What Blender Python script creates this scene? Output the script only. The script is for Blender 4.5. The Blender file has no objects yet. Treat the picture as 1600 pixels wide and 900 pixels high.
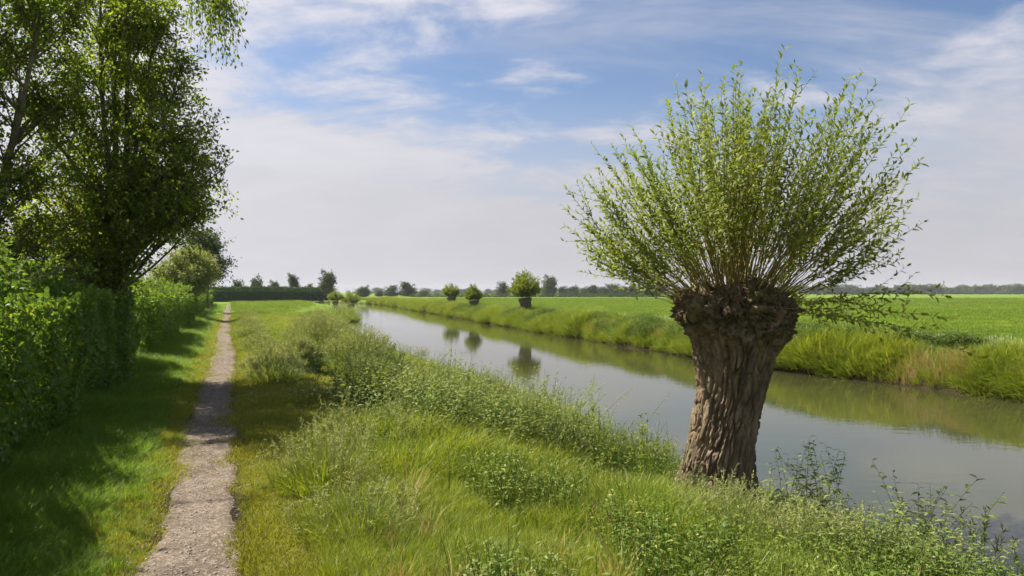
import bpy, math, random
import numpy as np
from mathutils import Vector

# ---------------------------------------------------------------- camera, sky, sun, exposure
scene = bpy.context.scene
CAM_H, FPX, HORIZON = 1.75, 1100.0, 457.0        # photo pixels (1600 x 900)
cam_d = bpy.data.cameras.new('camera'); cam = bpy.data.objects.new('camera', cam_d)
scene.collection.objects.link(cam); scene.camera = cam
cam_d.sensor_width = 36.0; cam_d.lens = 36.0 * FPX / 1600.0
cam_d.clip_start = 0.05; cam_d.clip_end = 20000.0
cam.location = (0, 0, CAM_H)
cam.rotation_euler = (math.radians(90) + math.atan((HORIZON - 450.0) / FPX), 0, 0)

SUN_AZ = Vector((-0.92, 0.36)).normalized(); SUN_EL = math.radians(49)
SUNV = Vector((SUN_AZ.x * math.cos(SUN_EL), SUN_AZ.y * math.cos(SUN_EL), math.sin(SUN_EL)))
world = bpy.data.worlds.new('World'); scene.world = world; world.use_nodes = True


def build_world():
    nt = world.node_tree; nt.nodes.clear()
    N = lambda t: nt.nodes.new(t)
    L = nt.links.new

    def math_(op, a, b=None, c=None, clamp=False):
        n = N('ShaderNodeMath'); n.operation = op; n.use_clamp = clamp
        for i, v in enumerate((a, b, c)):
            if v is None: continue
            if isinstance(v, (int, float)): n.inputs[i].default_value = v
            else: L(v, n.inputs[i])
        return n.outputs[0]

    def noise(vec, scale, detail, rough, dist=0.0):
        n = N('ShaderNodeTexNoise'); n.inputs['Scale'].default_value = scale
        n.inputs['Detail'].default_value = detail; n.inputs['Roughness'].default_value = rough
        n.inputs['Distortion'].default_value = dist
        L(vec, n.inputs['Vector']); return n.outputs['Fac']

    def ramp(val, lo, hi):
        n = N('ShaderNodeMapRange'); n.interpolation_type = 'SMOOTHSTEP'
        L(val, n.inputs[0]); n.inputs[1].default_value = lo; n.inputs[2].default_value = hi
        return n.outputs[0]
    sky = N('ShaderNodeTexSky'); sky.sky_type = 'NISHITA'; sky.sun_disc = False
    sky.sun_elevation = SUN_EL; sky.sun_rotation = math.atan2(SUN_AZ.x, SUN_AZ.y)
    sky.altitude = 0; sky.air_density = 1.0; sky.dust_density = 1.2; sky.ozone_density = 2.0
    tc = N('ShaderNodeTexCoord'); sep = N('ShaderNodeSeparateXYZ'); L(tc.outputs['Generated'], sep.inputs[0])
    X, Y, Z = sep.outputs
    zc = math_('MAXIMUM', Z, 0.0)
    den = math_('ADD', zc, 0.26)
    px = math_('DIVIDE', X, den); py = math_('DIVIDE', Y, den)
    cmb = N('ShaderNodeCombineXYZ'); L(px, cmb.inputs[0]); L(py, cmb.inputs[1]); cmb.inputs[2].default_value = 3.7
    # cloud sheet: lumpy altocumulus
    m1 = N('ShaderNodeMapping'); L(cmb.outputs[0], m1.inputs[0])
    m1.inputs['Location'].default_value = (CL1[0], CL1[1], 0); m1.inputs['Rotation'].default_value = (0, 0, 0.5)
    m1.inputs['Scale'].default_value = (0.75, 1.15, 1)
    big = noise(m1.outputs[0], 0.62, 3, 0.5, 0.3)
    fine = noise(m1.outputs[0], 3.6, 8, 0.60, 0.25)
    lumpy = math_('ADD', math_('MULTIPLY', big, 0.50), math_('MULTIPLY', fine, 0.50))
    # streaks of cirrus
    m2 = N('ShaderNodeMapping'); L(cmb.outputs[0], m2.inputs[0])
    m2.inputs['Rotation'].default_value = (0, 0, math.radians(-38)); m2.inputs['Scale'].default_value = (0.55, 2.1, 1)
    m2.inputs['Location'].default_value = (CL2[0], CL2[1], 0)
    cir = noise(m2.outputs[0], 0.9, 6, 0.6, 0.6)
    # coverage grows towards the sun's side and towards the horizon
    side = ramp(X, 0.30, -0.55)
    low = ramp(Z, 0.36, 0.08)
    cov = math_('ADD', math_('SUBTRACT', math_('MULTIPLY', side, 0.22), 0.06), math_('MULTIPLY', low, 0.16))
    a1 = ramp(math_('ADD', lumpy, cov), 0.49, 0.62)
    a2 = math_('MULTIPLY', ramp(math_('ADD', cir, math_('MULTIPLY', low, 0.1)), 0.44, 0.74), 0.78)
    veil = math_('MULTIPLY', ramp(Z, 0.30, 0.05), 0.90)
    # union of the three layers
    inv = lambda s: math_('SUBTRACT', 1.0, s)
    cover = inv(math_('MULTIPLY', math_('MULTIPLY', inv(math_('MULTIPLY', a1, 0.92)), inv(a2)), inv(veil)))
    # cloud brightness: thicker parts a little greyer, brighter towards the sun
    shade = ramp(fine, 0.30, 0.72)
    br = math_('ADD', math_('ADD', 0.80, math_('MULTIPLY', math_('MULTIPLY', shade, math_('SUBTRACT', 1.0, math_('MULTIPLY', low, 0.8))), 0.20)), math_('MULTIPLY', side, 0.16))
    br = math_('MULTIPLY', br, math_('SUBTRACT', 1.0, math_('MULTIPLY', low, 0.10)))
    cc = N('ShaderNodeVectorMath'); cc.operation = 'SCALE'; cc.inputs[0].default_value = CLOUD_COL
    L(br, cc.inputs['Scale'])
    tint = N('ShaderNodeMix'); tint.data_type = 'RGBA'; tint.blend_type = 'MULTIPLY'
    tint.inputs[0].default_value = 1.0; L(sky.outputs[0], tint.inputs[6]); tint.inputs[7].default_value = SKY_TINT
    mx = N('ShaderNodeMix'); mx.data_type = 'RGBA'
    L(cover, mx.inputs[0]); L(tint.outputs[2], mx.inputs[6]); L(cc.outputs[0], mx.inputs[7])
    bg = N('ShaderNodeBackground'); L(mx.outputs[2], bg.inputs[0]); bg.inputs[1].default_value = SKY_STRENGTH
    out = N('ShaderNodeOutputWorld'); L(bg.outputs[0], out.inputs[0])


SKY_STRENGTH = 0.058
CLOUD_COL = (5.8, 5.7, 6.1)
SKY_TINT = (0.87, 0.89, 0.96, 1)
CL1 = (87.6, 37.2); CL2 = (5.8, 11.4)
build_world()
sun_d = bpy.data.lights.new('sun', 'SUN'); sun = bpy.data.objects.new('sun', sun_d); scene.collection.objects.link(sun)
sun_d.energy = 5.0; sun_d.angle = math.radians(0.6); sun_d.color = (1.0, 0.93, 0.80)
sun.rotation_euler = SUNV.to_track_quat('Z', 'Y').to_euler(); sun.location = (-30, 10, 40)
vs = scene.view_settings
vs.view_transform = 'Standard'; vs.look = 'None'; vs.gamma = 1.0; vs.use_curve_mapping = False
vs.exposure = 1.25
scene.cycles.adaptive_threshold = 0.02
scene.cycles.max_bounces = 5; scene.cycles.diffuse_bounces = 4; scene.cycles.glossy_bounces = 2
scene.cycles.transmission_bounces = 2; scene.cycles.volume_bounces = 0
scene.cycles.use_denoising = True; scene.cycles.caustics_reflective = False; scene.cycles.caustics_refractive = False
scene.cycles.sample_clamp_indirect = 6.0

# ---------------------------------------------------------------- helpers
rng = np.random.default_rng(11)
random.seed(5)
C = scene.collection


def lin(r, g, b):
    f = lambda c: ((c / 255 + 0.055) / 1.055) ** 2.4 if c > 10 else c / 255 / 12.92
    return (f(r), f(g), f(b), 1)


def at(px, py, d):          # photo pixel at depth d (metres along the view axis)
    return np.array([(px - 800.0) / FPX * d, d, CAM_H - (py - HORIZON) / FPX * d])


_perm = np.random.default_rng(3).permutation(4096)


def _hash(ix, iy, iz):
    return _perm[(_perm[(_perm[ix & 4095] + iy) & 4095] + iz) & 4095]


def vnoise(x, y, z=0.0):    # smooth value noise in [-1, 1]
    x, y, z = np.broadcast_arrays(np.asarray(x, float), np.asarray(y, float), np.asarray(z, float))
    ix, iy, iz = np.floor(x).astype(int), np.floor(y).astype(int), np.floor(z).astype(int)
    fx, fy, fz = x - ix, y - iy, z - iz
    s = lambda t: t * t * t * (t * (t * 6 - 15) + 10)
    fx, fy, fz = s(fx), s(fy), s(fz)
    r = 0
    for dx in (0, 1):
        for dy in (0, 1):
            for dz in (0, 1):
                w = (fx if dx else 1 - fx) * (fy if dy else 1 - fy) * (fz if dz else 1 - fz)
                r = r + w * (_hash(ix + dx, iy + dy, iz + dz) / 2047.5 - 1)
    return r


def fbm(x, y, z=0.0, oct=4, gain=0.5):
    r, a, f = 0, 1.0, 1.0
    for i in range(oct):
        r = r + a * vnoise(np.asarray(x) * f + 17.3 * i, np.asarray(y) * f - 9.1 * i, np.asarray(z) * f + 5.7 * i)
        a *= gain; f *= 2.03
    return r


def sstep(a, b, x):
    t = np.clip((x - a) / (b - a), 0, 1); return t * t * (3 - 2 * t)


def unit(v):
    return v / np.maximum(np.linalg.norm(v, axis=-1, keepdims=True), 1e-9)


def rand_unit(n, r=None):
    v = (r or rng).normal(size=(n, 3)); return unit(v)


class MB:
    """collects triangles with two point attributes: rnd (per leaf) and t (along it)"""
    def __init__(s): s.v, s.f, s.a, s.t, s.n = [], [], [], [], 0

    def add(s, v, f, a=0.5, t=0.5):
        v = np.asarray(v, float).reshape(-1, 3); f = np.asarray(f, int).reshape(-1, 3)
        s.v.append(v); s.f.append(f + s.n); s.n += len(v)
        s.a.append(np.broadcast_to(np.asarray(a, float), (len(v),))); s.t.append(np.broadcast_to(np.asarray(t, float), (len(v),)))

    def mesh(s, name, mat, smooth=False):
        me = bpy.data.meshes.new(name)
        if not s.v: return me
        v = np.concatenate(s.v); f = np.concatenate(s.f)
        me.vertices.add(len(v)); me.vertices.foreach_set('co', v.astype(np.float32).ravel())
        me.loops.add(f.size); me.loops.foreach_set('vertex_index', f.astype(np.int32).ravel())
        me.polygons.add(len(f)); me.polygons.foreach_set('loop_start', np.arange(0, f.size, 3, dtype=np.int32))
        try: me.polygons.foreach_set('loop_total', np.full(len(f), 3, dtype=np.int32))
        except Exception: pass
        if smooth: me.polygons.foreach_set('use_smooth', np.ones(len(f), dtype=bool))
        for nm, d in (('rnd', s.a), ('t', s.t)):
            at_ = me.attributes.new(nm, 'FLOAT', 'POINT'); at_.data.foreach_set('value', np.concatenate(d).astype(np.float32))
        me.materials.append(mat); me.update(); me.validate()
        return me

    def obj(s, name, mat, parent=None, smooth=False):
        o = bpy.data.objects.new(name, s.mesh(name, mat, smooth)); C.objects.link(o)
        if parent is not None: o.parent = parent
        return o


def leaves(mb, P, D, Nn, Ln, W, kind='rhomb', droop=0.15, fold=0.25):
    n = len(P)
    if n == 0: return
    D = unit(D); S = unit(np.cross(D, Nn)); U = unit(np.cross(S, D))
    Ln = np.broadcast_to(np.asarray(Ln, float), (n,))[:, None]; W = np.broadcast_to(np.asarray(W, float), (n,))[:, None]
    a = rng.random(n)
    if kind == 'rhomb':
        V = np.stack([P, P + D * Ln * .45 + S * W * .5 + U * W * fold, P + D * Ln - U * Ln * droop, P + D * Ln * .45 - S * W * .5 + U * W * fold], 1)
        k, F = 4, np.array([[0, 1, 2], [0, 2, 3]])
        t = np.tile([0, .5, 1, .5], n)
    else:
        c1, c2 = .32, .7
        V = np.stack([P, P + D * Ln * c1 + S * W * .5 + U * W * fold, P + D * Ln * c1 - S * W * .5 + U * W * fold,
                      P + D * Ln * c2 + S * W * .38 - U * Ln * droop * .4 + U * W * fold, P + D * Ln * c2 - S * W * .38 - U * Ln * droop * .4 + U * W * fold,
                      P + D * Ln - U * Ln * droop], 1)
        k, F = 6, np.array([[0, 1, 2], [1, 3, 4], [1, 4, 2], [3, 5, 4]])
        t = np.tile([0, .3, .3, .7, .7, 1], n)
    f = (F[None] + (np.arange(n) * k)[:, None, None]).reshape(-1, 3)
    mb.add(V.reshape(-1, 3), f, np.repeat(a, k), t)


def blades(mb, P, D, lean, H, W, segs=3):
    """grass blades: P roots, D horizontal lean direction, lean amount, height, width"""
    n = len(P); D = D / np.maximum(np.linalg.norm(D, axis=1, keepdims=True), 1e-9)
    S = np.stack([-D[:, 1], D[:, 0], 0 * D[:, 0]], 1)
    # twist the blade's face a little
    tw = rng.uniform(-1.2, 1.2, n)[:, None]; S = unit(S * np.cos(tw) + D * np.sin(tw))
    H = H[:, None]; W = W[:, None]; lean = lean[:, None]
    rows = []; ts = []
    for i in range(segs):
        q = i / segs
        c = P + np.array([0, 0, 1.0]) * H * (q - 0.35 * lean * q ** 3) + D * H * lean * q ** 1.9
        w = W * (1 - 0.75 * q ** 2) * .5
        rows += [c - S * w, c + S * w]; ts += [q, q]
    q = 1.0
    rows.append(P + np.array([0, 0, 1.0]) * H * (1 - 0.35 * lean) + D * H * lean); ts.append(1)
    k = len(rows); V = np.stack(rows, 1)
    F = []
    for i in range(segs - 1):
        b = 2 * i; F += [[b, b + 1, b + 3], [b, b + 3, b + 2]]
    F.append([2 * segs - 2, 2 * segs - 1, 2 * segs])
    f = (np.array(F)[None] + (np.arange(n) * k)[:, None, None]).reshape(-1, 3)
    mb.add(V.reshape(-1, 3), f, np.repeat(rng.random(n), k), np.tile(ts, n))


def tube(mb, pts, rad, k=6, cap=True, a=0.5):
    pts = np.asarray(pts, float); m = len(pts); rad = np.broadcast_to(np.asarray(rad, float), (m,))
    T = unit(np.gradient(pts, axis=0))
    ref = np.array([0, 0, 1.0]) if abs(T[0][2]) < 0.9 else np.array([1.0, 0, 0])
    A = unit(np.cross(T, ref)); B = np.cross(T, A)
    ang = np.arange(k) / k * 2 * np.pi
    V = pts[:, None] + rad[:, None, None] * (A[:, None] * np.cos(ang)[None, :, None] + B[:, None] * np.sin(ang)[None, :, None])
    i = np.arange(m - 1)[:, None] * k; j = np.arange(k)[None]; j2 = (j + 1) % k
    f = np.concatenate([np.stack([i + j, i + j2, i + k + j2], -1).reshape(-1, 3), np.stack([i + j, i + k + j2, i + k + j], -1).reshape(-1, 3)])
    V = V.reshape(-1, 3)
    if cap:
        V = np.concatenate([V, pts[-1:]]); jj = np.arange(k)
        f = np.concatenate([f, np.stack([(m - 1) * k + jj, (m - 1) * k + (jj + 1) % k, np.full(k, m * k)], -1)])
    mb.add(V, f, a, np.concatenate([np.repeat(np.linspace(0, 1, m), k), [1.0] * (1 if cap else 0)]))


def bez(p0, p1, p2, n):
    t = np.linspace(0, 1, n)[:, None]
    return (1 - t) ** 2 * p0 + 2 * t * (1 - t) * p1 + t ** 2 * p2


def thing(name, label, cat, loc=(0, 0, 0), group=None):
    o = bpy.data.objects.new(name, None); C.objects.link(o); o.location = loc; o.empty_display_size = 0.2
    return tag(o, label, cat, group)


def tag(o, label=None, cat=None, group=None, kind=None):
    if label: o['label'] = label
    if cat: o['category'] = cat
    if group: o['group'] = group
    if kind: o['kind'] = kind
    return o


def offset(mb, loc):        # store the collected points relative to a thing's base
    mb.v = [v - np.asarray(loc) for v in mb.v]; return mb


# ---------------------------------------------------------------- materials
def new_mat(name):
    m = bpy.data.materials.new(name); m.use_nodes = True; nt = m.node_tree; nt.nodes.clear()
    out = nt.nodes.new('ShaderNodeOutputMaterial'); return m, nt, out


def n_mix(nt, fac, a, b, blend='MIX'):
    n = nt.nodes.new('ShaderNodeMix'); n.data_type = 'RGBA'; n.blend_type = blend
    for i, v in ((0, fac), (6, a), (7, b)):
        if isinstance(v, (tuple, list, float, int)): n.inputs[i].default_value = v
        else: nt.links.new(v, n.inputs[i])
    return n.outputs[2]


def n_noise(nt, scale, detail=4, rough=.55, vec=None, dist=0.0):
    n = nt.nodes.new('ShaderNodeTexNoise'); n.inputs['Scale'].default_value = scale
    n.inputs['Detail'].default_value = detail; n.inputs['Roughness'].default_value = rough; n.inputs['Distortion'].default_value = dist
    if vec is not None: nt.links.new(vec, n.inputs['Vector'])
    return n.outputs['Fac']


def n_range(nt, v, lo, hi, a=0.0, b=1.0):
    n = nt.nodes.new('ShaderNodeMapRange'); n.interpolation_type = 'SMOOTHSTEP'
    nt.links.new(v, n.inputs[0])
    for i, q in zip((1, 2, 3, 4), (lo, hi, a, b)): n.inputs[i].default_value = q
    return n.outputs[0]


def n_math(nt, op, a, b):
    n = nt.nodes.new('ShaderNodeMath'); n.operation = op
    for i, v in enumerate((a, b)):
        if isinstance(v, (float, int)): n.inputs[i].default_value = v
        else: nt.links.new(v, n.inputs[i])
    return n.outputs[0]


def n_attr(nt, name):
    n = nt.nodes.new('ShaderNodeAttribute'); n.attribute_name = name; return n.outputs['Fac']


def leaf_mat(name, c1, c2, c3=None, trans=0.4, rough=0.45, patch=0.35, spec=0.3, tipcol=None):
    """leaf and blade material: colour runs c1..c2 by leaf, plant and place; light passes through"""
    m, nt, out = new_mat(name); L = nt.links.new
    geo = nt.nodes.new('ShaderNodeNewGeometry')
    oi = nt.nodes.new('ShaderNodeObjectInfo')
    pn = n_range(nt, n_noise(nt, patch, 3, .6, geo.outputs['Position']), .35, .65)
    f = n_math(nt, 'ADD', n_math(nt, 'MULTIPLY', n_attr(nt, 'rnd'), .42), n_math(nt, 'MULTIPLY', oi.outputs['Random'], .23))
    f = n_math(nt, 'ADD', f, n_math(nt, 'MULTIPLY', pn, .35))
    col = n_mix(nt, f, c1, c2)
    if c3 is not None:      # a few leaves of a third colour
        col = n_mix(nt, n_range(nt, n_attr(nt, 'rnd'), .90, .96), col, c3)
    if tipcol is not None:
        col = n_mix(nt, n_range(nt, n_attr(nt, 't'), .45, 1.0, 0, .7), col, tipcol)
    b = nt.nodes.new('ShaderNodeBsdfPrincipled'); L(col, b.inputs['Base Color'])
    b.inputs['Roughness'].default_value = rough; b.inputs['Specular IOR Level'].default_value = spec
    tr = nt.nodes.new('ShaderNodeBsdfTranslucent')
    L(n_mix(nt, 1.0, col, (1.22, 1.15, .60, 1), 'MULTIPLY'), tr.inputs[0])
    ms = nt.nodes.new('ShaderNodeMixShader'); ms.inputs[0].default_value = trans
    L(b.outputs[0], ms.inputs[1]); L(tr.outputs[0], ms.inputs[2]); L(ms.outputs[0], out.inputs[0])
    return m


def solid_mat(name, c1, c2, scale=6, rough=.9, bump=.3, bscale=30, spec=.2, stretch=None):
    m, nt, out = new_mat(name); L = nt.links.new
    tc = nt.nodes.new('ShaderNodeTexCoord'); mp = nt.nodes.new('ShaderNodeMapping'); L(tc.outputs['Object'], mp.inputs[0])
    if stretch: mp.inputs['Scale'].default_value = stretch
    col = n_mix(nt, n_range(nt, n_noise(nt, scale, 6, .65, mp.outputs[0]), .3, .7), c1, c2)
    b = nt.nodes.new('ShaderNodeBsdfPrincipled'); L(col, b.inputs['Base Color']); b.inputs['Roughness'].default_value = rough
    b.inputs['Specular IOR Level'].default_value = spec
    bp = nt.nodes.new('ShaderNodeBump'); bp.inputs['Strength'].default_value = bump; bp.inputs['Distance'].default_value = .02
    L(n_noise(nt, bscale, 6, .7, mp.outputs[0]), bp.inputs['Height']); L(bp.outputs[0], b.inputs['Normal'])
    L(b.outputs[0], out.inputs[0]); return m


M_grass_short = leaf_mat('short_grass', (.165, .205, .022, 1), (.300, .295, .030, 1), (.42, .36, .12, 1), .42, .5, .5, .2)
M_grass_green = leaf_mat('verge_grass', (.090, .200, .018, 1), (.225, .340, .035, 1), (.36, .40, .10, 1), .45, .5, .9, .25)
M_grass_tall = leaf_mat('tall_grass', (.105, .190, .016, 1), (.270, .310, .030, 1), (.42, .40, .13, 1), .46, .45, .6, .25)
M_field = leaf_mat('meadow_grass', (.095, .175, .012, 1), (.180, .250, .018, 1), (.24, .28, .06, 1), .42, .5, .06, .2)
M_seed = leaf_mat('seed_head', (.23, .275, .095, 1), (.37, .40, .19, 1), None, .4, .6, .5, .2)
M_herb = leaf_mat('herb_leaf', (.085, .155, .020, 1), (.205, .265, .042, 1), (.36, .38, .09, 1), .40, .45, .8, .3)
M_pale = leaf_mat('pale_leaf', (.135, .215, .045, 1), (.280, .340, .095, 1), (.38, .38, .15, 1), .48, .5, .8, .25)
M_dry = leaf_mat('dry_reed', (.30, .21, .09, 1), (.45, .35, .17, 1), None, .3, .6, 1., .2)
M_hedge = leaf_mat('hedge_leaf', (.075, .155, .022, 1), (.180, .270, .034, 1), (.26, .32, .05, 1), .50, .5, .9, .22)
M_tree = leaf_mat('tree_leaf', (.095, .172, .020, 1), (.240, .300, .030, 1), (.38, .40, .05, 1), .62, .5, .35, .22)
M_sallow = leaf_mat('sallow_leaf', (0.172, 0.224, 0.052, 1), (0.287, 0.328, 0.092, 1), None, .42, .45, .6, .3)
M_willow = leaf_mat('willow_leaf', (.110, .175, .022, 1), (.260, .305, .045, 1), None, .48, .5, 1.5, .22)
M_far = leaf_mat('distant_leaf', (.038, .075, .018, 1), (.090, .130, .026, 1), None, .25, .6, .05, .2)
M_hedge_far = leaf_mat('distant_hedge_leaf', (.045, .100, .020, 1), (.100, .170, .028, 1), None, .2, .6, .2, .2)
M_stem = leaf_mat('green_stem', (.09, .12, .03, 1), (.17, .16, .05, 1), None, .1, .5, 1., .3)
M_shoot = leaf_mat('willow_shoot', (.17, .125, .045, 1), (.26, .20, .07, 1), None, .0, .55, 1., .3, tipcol=(.16, .19, .04, 1))
M_branch = solid_mat('branch_bark', (.075, .060, .040, 1), (.17, .14, .095, 1), 8, .9, .5, 40)
M_stone = solid_mat('pebble', (.20, .17, .14, 1), (.42, .36, .30, 1), 3, .85, .3, 60)


# ---------------------------------------------------------------- lie of the land
WATER_Z = -0.9
_NT = np.array([[-120, 44], [-60, 25], [-20, 12.3], [0, 5.9], [7, 3.5], [15, .9], [25, -2.7], [35, -6.9], [50, -12.4], [70, -17.6], [88, -21.3], [110, -26.8], [135, -34.5], [160, -45], [178, -72], [190, -130], [197, -420]], float)
_FT = np.array([[-120, 72], [-60, 45], [-20, 28.3], [0, 19.8], [10, 15.5], [17, 12.5], [24.3, 9.1], [30.7, 6.9], [41, 3.7], [48, 1.4], [63, -2.7], [79, -7.2], [100, -13.1], [117, -17.5], [140, -24], [162, -32], [182, -46], [198, -72], [208, -130], [214, -420]], float)
_yy = np.arange(-120, 214.01, .5)


def _smooth(T):
    v = np.interp(_yy, T[:, 0], T[:, 1]); k = np.hanning(15); k /= k.sum()
    q = np.convolve(np.pad(v, 7, mode='edge'), k, 'valid')
    w = sstep(150, 158, _yy); q = q * (1 - w) + v * w
    q[:8] = v[:8]; q[-8:] = v[-8:]; return q


_nv, _fv = _smooth(_NT), _smooth(_FT)
near_x = lambda y: np.interp(y, _yy, _nv, right=-5000)
far_x = lambda y: np.interp(y, _yy, _fv, right=-5000)
path_x = lambda y: -0.24 - 0.4 * np.asarray(y) + 0.07 * vnoise(np.asarray(y) * .23, 4.2)


def tl(x, y):               # metres from the near bank's waterline, on land
    return (near_x(y) - x) * .95 + .22 * vnoise(x * .7, y * .7, 2) + .1 * vnoise(x * 2, y * 2, 5)


def tr(x, y):               # metres from the far bank's waterline, on land
    return (x - far_x(y)) * .95 + .28 * vnoise(x * .55, y * .55, 8) + .1 * vnoise(x * 2, y * 2, 11)


def hz(x, y):
    x = np.asarray(x, float); y = np.asarray(y, float)
    a, b = tl(x, y), tr(x, y)
    L_ = np.interp(a, [-6, -1.2, -.05, .25, 1.0, 2.2, 3.6, 5], [-2.2, -1.7, -1.0, -.76, -.60, -.40, -.17, -.02])
    R_ = np.interp(b, [-6, -1.2, -.05, .12, .55, 1.1, 2.0, 4], [-2.2, -1.7, -1.0, -.62, -.36, -.12, .0, .03])
    land = np.where(a > b, L_, R_)
    land = land + .035 * fbm(x * .35, y * .35, 1, 3) * sstep(.0, 2, np.maximum(a, b))
    # a slight hollow worn along the footpath
    pd = np.abs(x - path_x(y)); land = land - .035 * (1 - sstep(.25, .55, pd)) * (y < 125)
    return land


def ground_mat():
    m, nt, out = new_mat('ground_turf'); L = nt.links.new
    geo = nt.nodes.new('ShaderNodeNewGeometry'); P = geo.outputs['Position']
    n1 = n_range(nt, n_noise(nt, .12, 4, .6, P), .3, .7); n2 = n_range(nt, n_noise(nt, 1.6, 5, .65, P), .3, .7); n3 = n_noise(nt, 14, 5, .7, P)
    field = n_mix(nt, n1, (.078, .150, .010, 1), (.125, .190, .013, 1))
    field = n_mix(nt, n_math(nt, 'MULTIPLY', n2, .45), field, (.150, .205, .022, 1))
    turf = n_mix(nt, n2, (.090, .120, .016, 1), (.165, .165, .022, 1))
    turf = n_mix(nt, n_range(nt, n3, .45, .75, 0, .6), turf, (.19, .155, .06, 1))
    soil = n_mix(nt, n2, (.018, .013, .007, 1), (.048, .034, .016, 1))
    mt = nt.nodes.new('ShaderNodeAttribute'); mt.attribute_name = 'turf'
    ms = nt.nodes.new('ShaderNodeAttribute'); ms.attribute_name = 'soil'
    col = n_mix(nt, mt.outputs['Fac'], field, turf)
    so = n_range(nt, n_math(nt, 'ADD', ms.outputs['Fac'], n_math(nt, 'MULTIPLY', n_math(nt, 'SUBTRACT', n3, .5), .5)), .35, .65)
    col = n_mix(nt, so, col, soil)
    b = nt.nodes.new('ShaderNodeBsdfPrincipled'); L(col, b.inputs['Base Color']); b.inputs['Roughness'].default_value = .95; b.inputs['Specular IOR Level'].default_value = .1
    bp = nt.nodes.new('ShaderNodeBump'); bp.inputs['Strength'].default_value = .8; bp.inputs['Distance'].default_value = .08
    L(n_noise(nt, 7, 8, .75, P), bp.inputs['Height']); L(bp.outputs[0], b.inputs['Normal']); L(b.outputs[0], out.inputs[0])
    return m


def grid_obj(name, X, Y, Z, mat, attrs=None):
    r, c = X.shape; V = np.stack([X, Y, Z], -1).reshape(-1, 3)
    i = (np.arange(r - 1)[:, None] * c + np.arange(c - 1)[None]).reshape(-1)
    f = np.concatenate([np.stack([i, i + 1, i + c + 1], 1), np.stack([i, i + c + 1, i + c], 1)])
    mb = MB(); mb.add(V, f); o = mb.obj(name, mat, None, True)
    for k, d in (attrs or {}).items():
        a = o.data.attributes.new(k, 'FLOAT', 'POINT'); a.data.foreach_set('value', d.astype(np.float32).ravel())
    return o


def build_ground():
    ys = np.concatenate([np.arange(-120, 1, 6), np.arange(1.5, 40, .22), np.arange(40, 100, .6), np.arange(100, 216, 1.6), np.geomspace(217, 6000, 46)])
    u = np.concatenate([-np.geomspace(6000, 13, 46), np.arange(-12.5, 15.5, .2), np.geomspace(16, 6000, 46)])
    off = near_x(np.minimum(ys, 150))
    X = u[None] + off[:, None]; Y = np.repeat(ys[:, None], len(u), 1); Z = hz(X, Y)
    a, b = tl(X, Y), tr(X, Y); e = np.maximum(a, b)
    soil = (1 - sstep(.1, .75, e)) * 1.0
    pd = np.abs(X - path_x(Y)); soil = np.maximum(soil, (1 - sstep(.25, .55, pd)) * .8 * (Y < 125))
    dx = X - path_x(Y)
    turf = (1 - sstep(.9, 3.2, np.abs(dx - .6))) * (1 - sstep(20, 50, Y))
    tag(grid_obj('ground', X, Y, Z, ground_mat(), {'soil': soil, 'turf': turf}), kind='structure')


build_ground()


def build_river():
    m, nt, out = new_mat('river_water'); L = nt.links.new
    geo = nt.nodes.new('ShaderNodeNewGeometry'); mp = nt.nodes.new('ShaderNodeMapping'); L(geo.outputs['Position'], mp.inputs[0])
    mp.inputs['Rotation'].default_value = (0, 0, .3); mp.inputs['Scale'].default_value = (.8, 1.7, 1)
    b = nt.nodes.new('ShaderNodeBsdfPrincipled'); b.inputs['Roughness'].default_value = .012; b.inputs['IOR'].default_value = 1.48
    L(n_mix(nt, n_noise(nt, .25, 3, .5, mp.outputs[0]), (.034, .036, .013, 1), (.046, .047, .019, 1)), b.inputs['Base Color'])
    bp = nt.nodes.new('ShaderNodeBump'); bp.inputs['Strength'].default_value = .07; bp.inputs['Distance'].default_value = .03
    h = n_math(nt, 'ADD', n_math(nt, 'MULTIPLY', n_noise(nt, 2.2, 3, .5, mp.outputs[0], .6), 1.0), n_math(nt, 'MULTIPLY', n_noise(nt, 9, 2, .5, mp.outputs[0]), .18))
    L(h, bp.inputs['Height']); L(bp.outputs[0], b.inputs['Normal']); L(b.outputs[0], out.inputs[0])
    ys = np.concatenate([np.arange(-120, 213.5, 1.0), [213.5]]); s = np.linspace(0, 1, 9)
    n, f = near_x(ys) - 1.1, far_x(ys) + 1.1
    X = n[:, None] * (1 - s) + f[:, None] * s; Y = np.repeat(ys[:, None], 9, 1)
    tag(grid_obj('river', X, Y, np.full_like(X, WATER_Z), m), kind='structure')


build_river()


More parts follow.
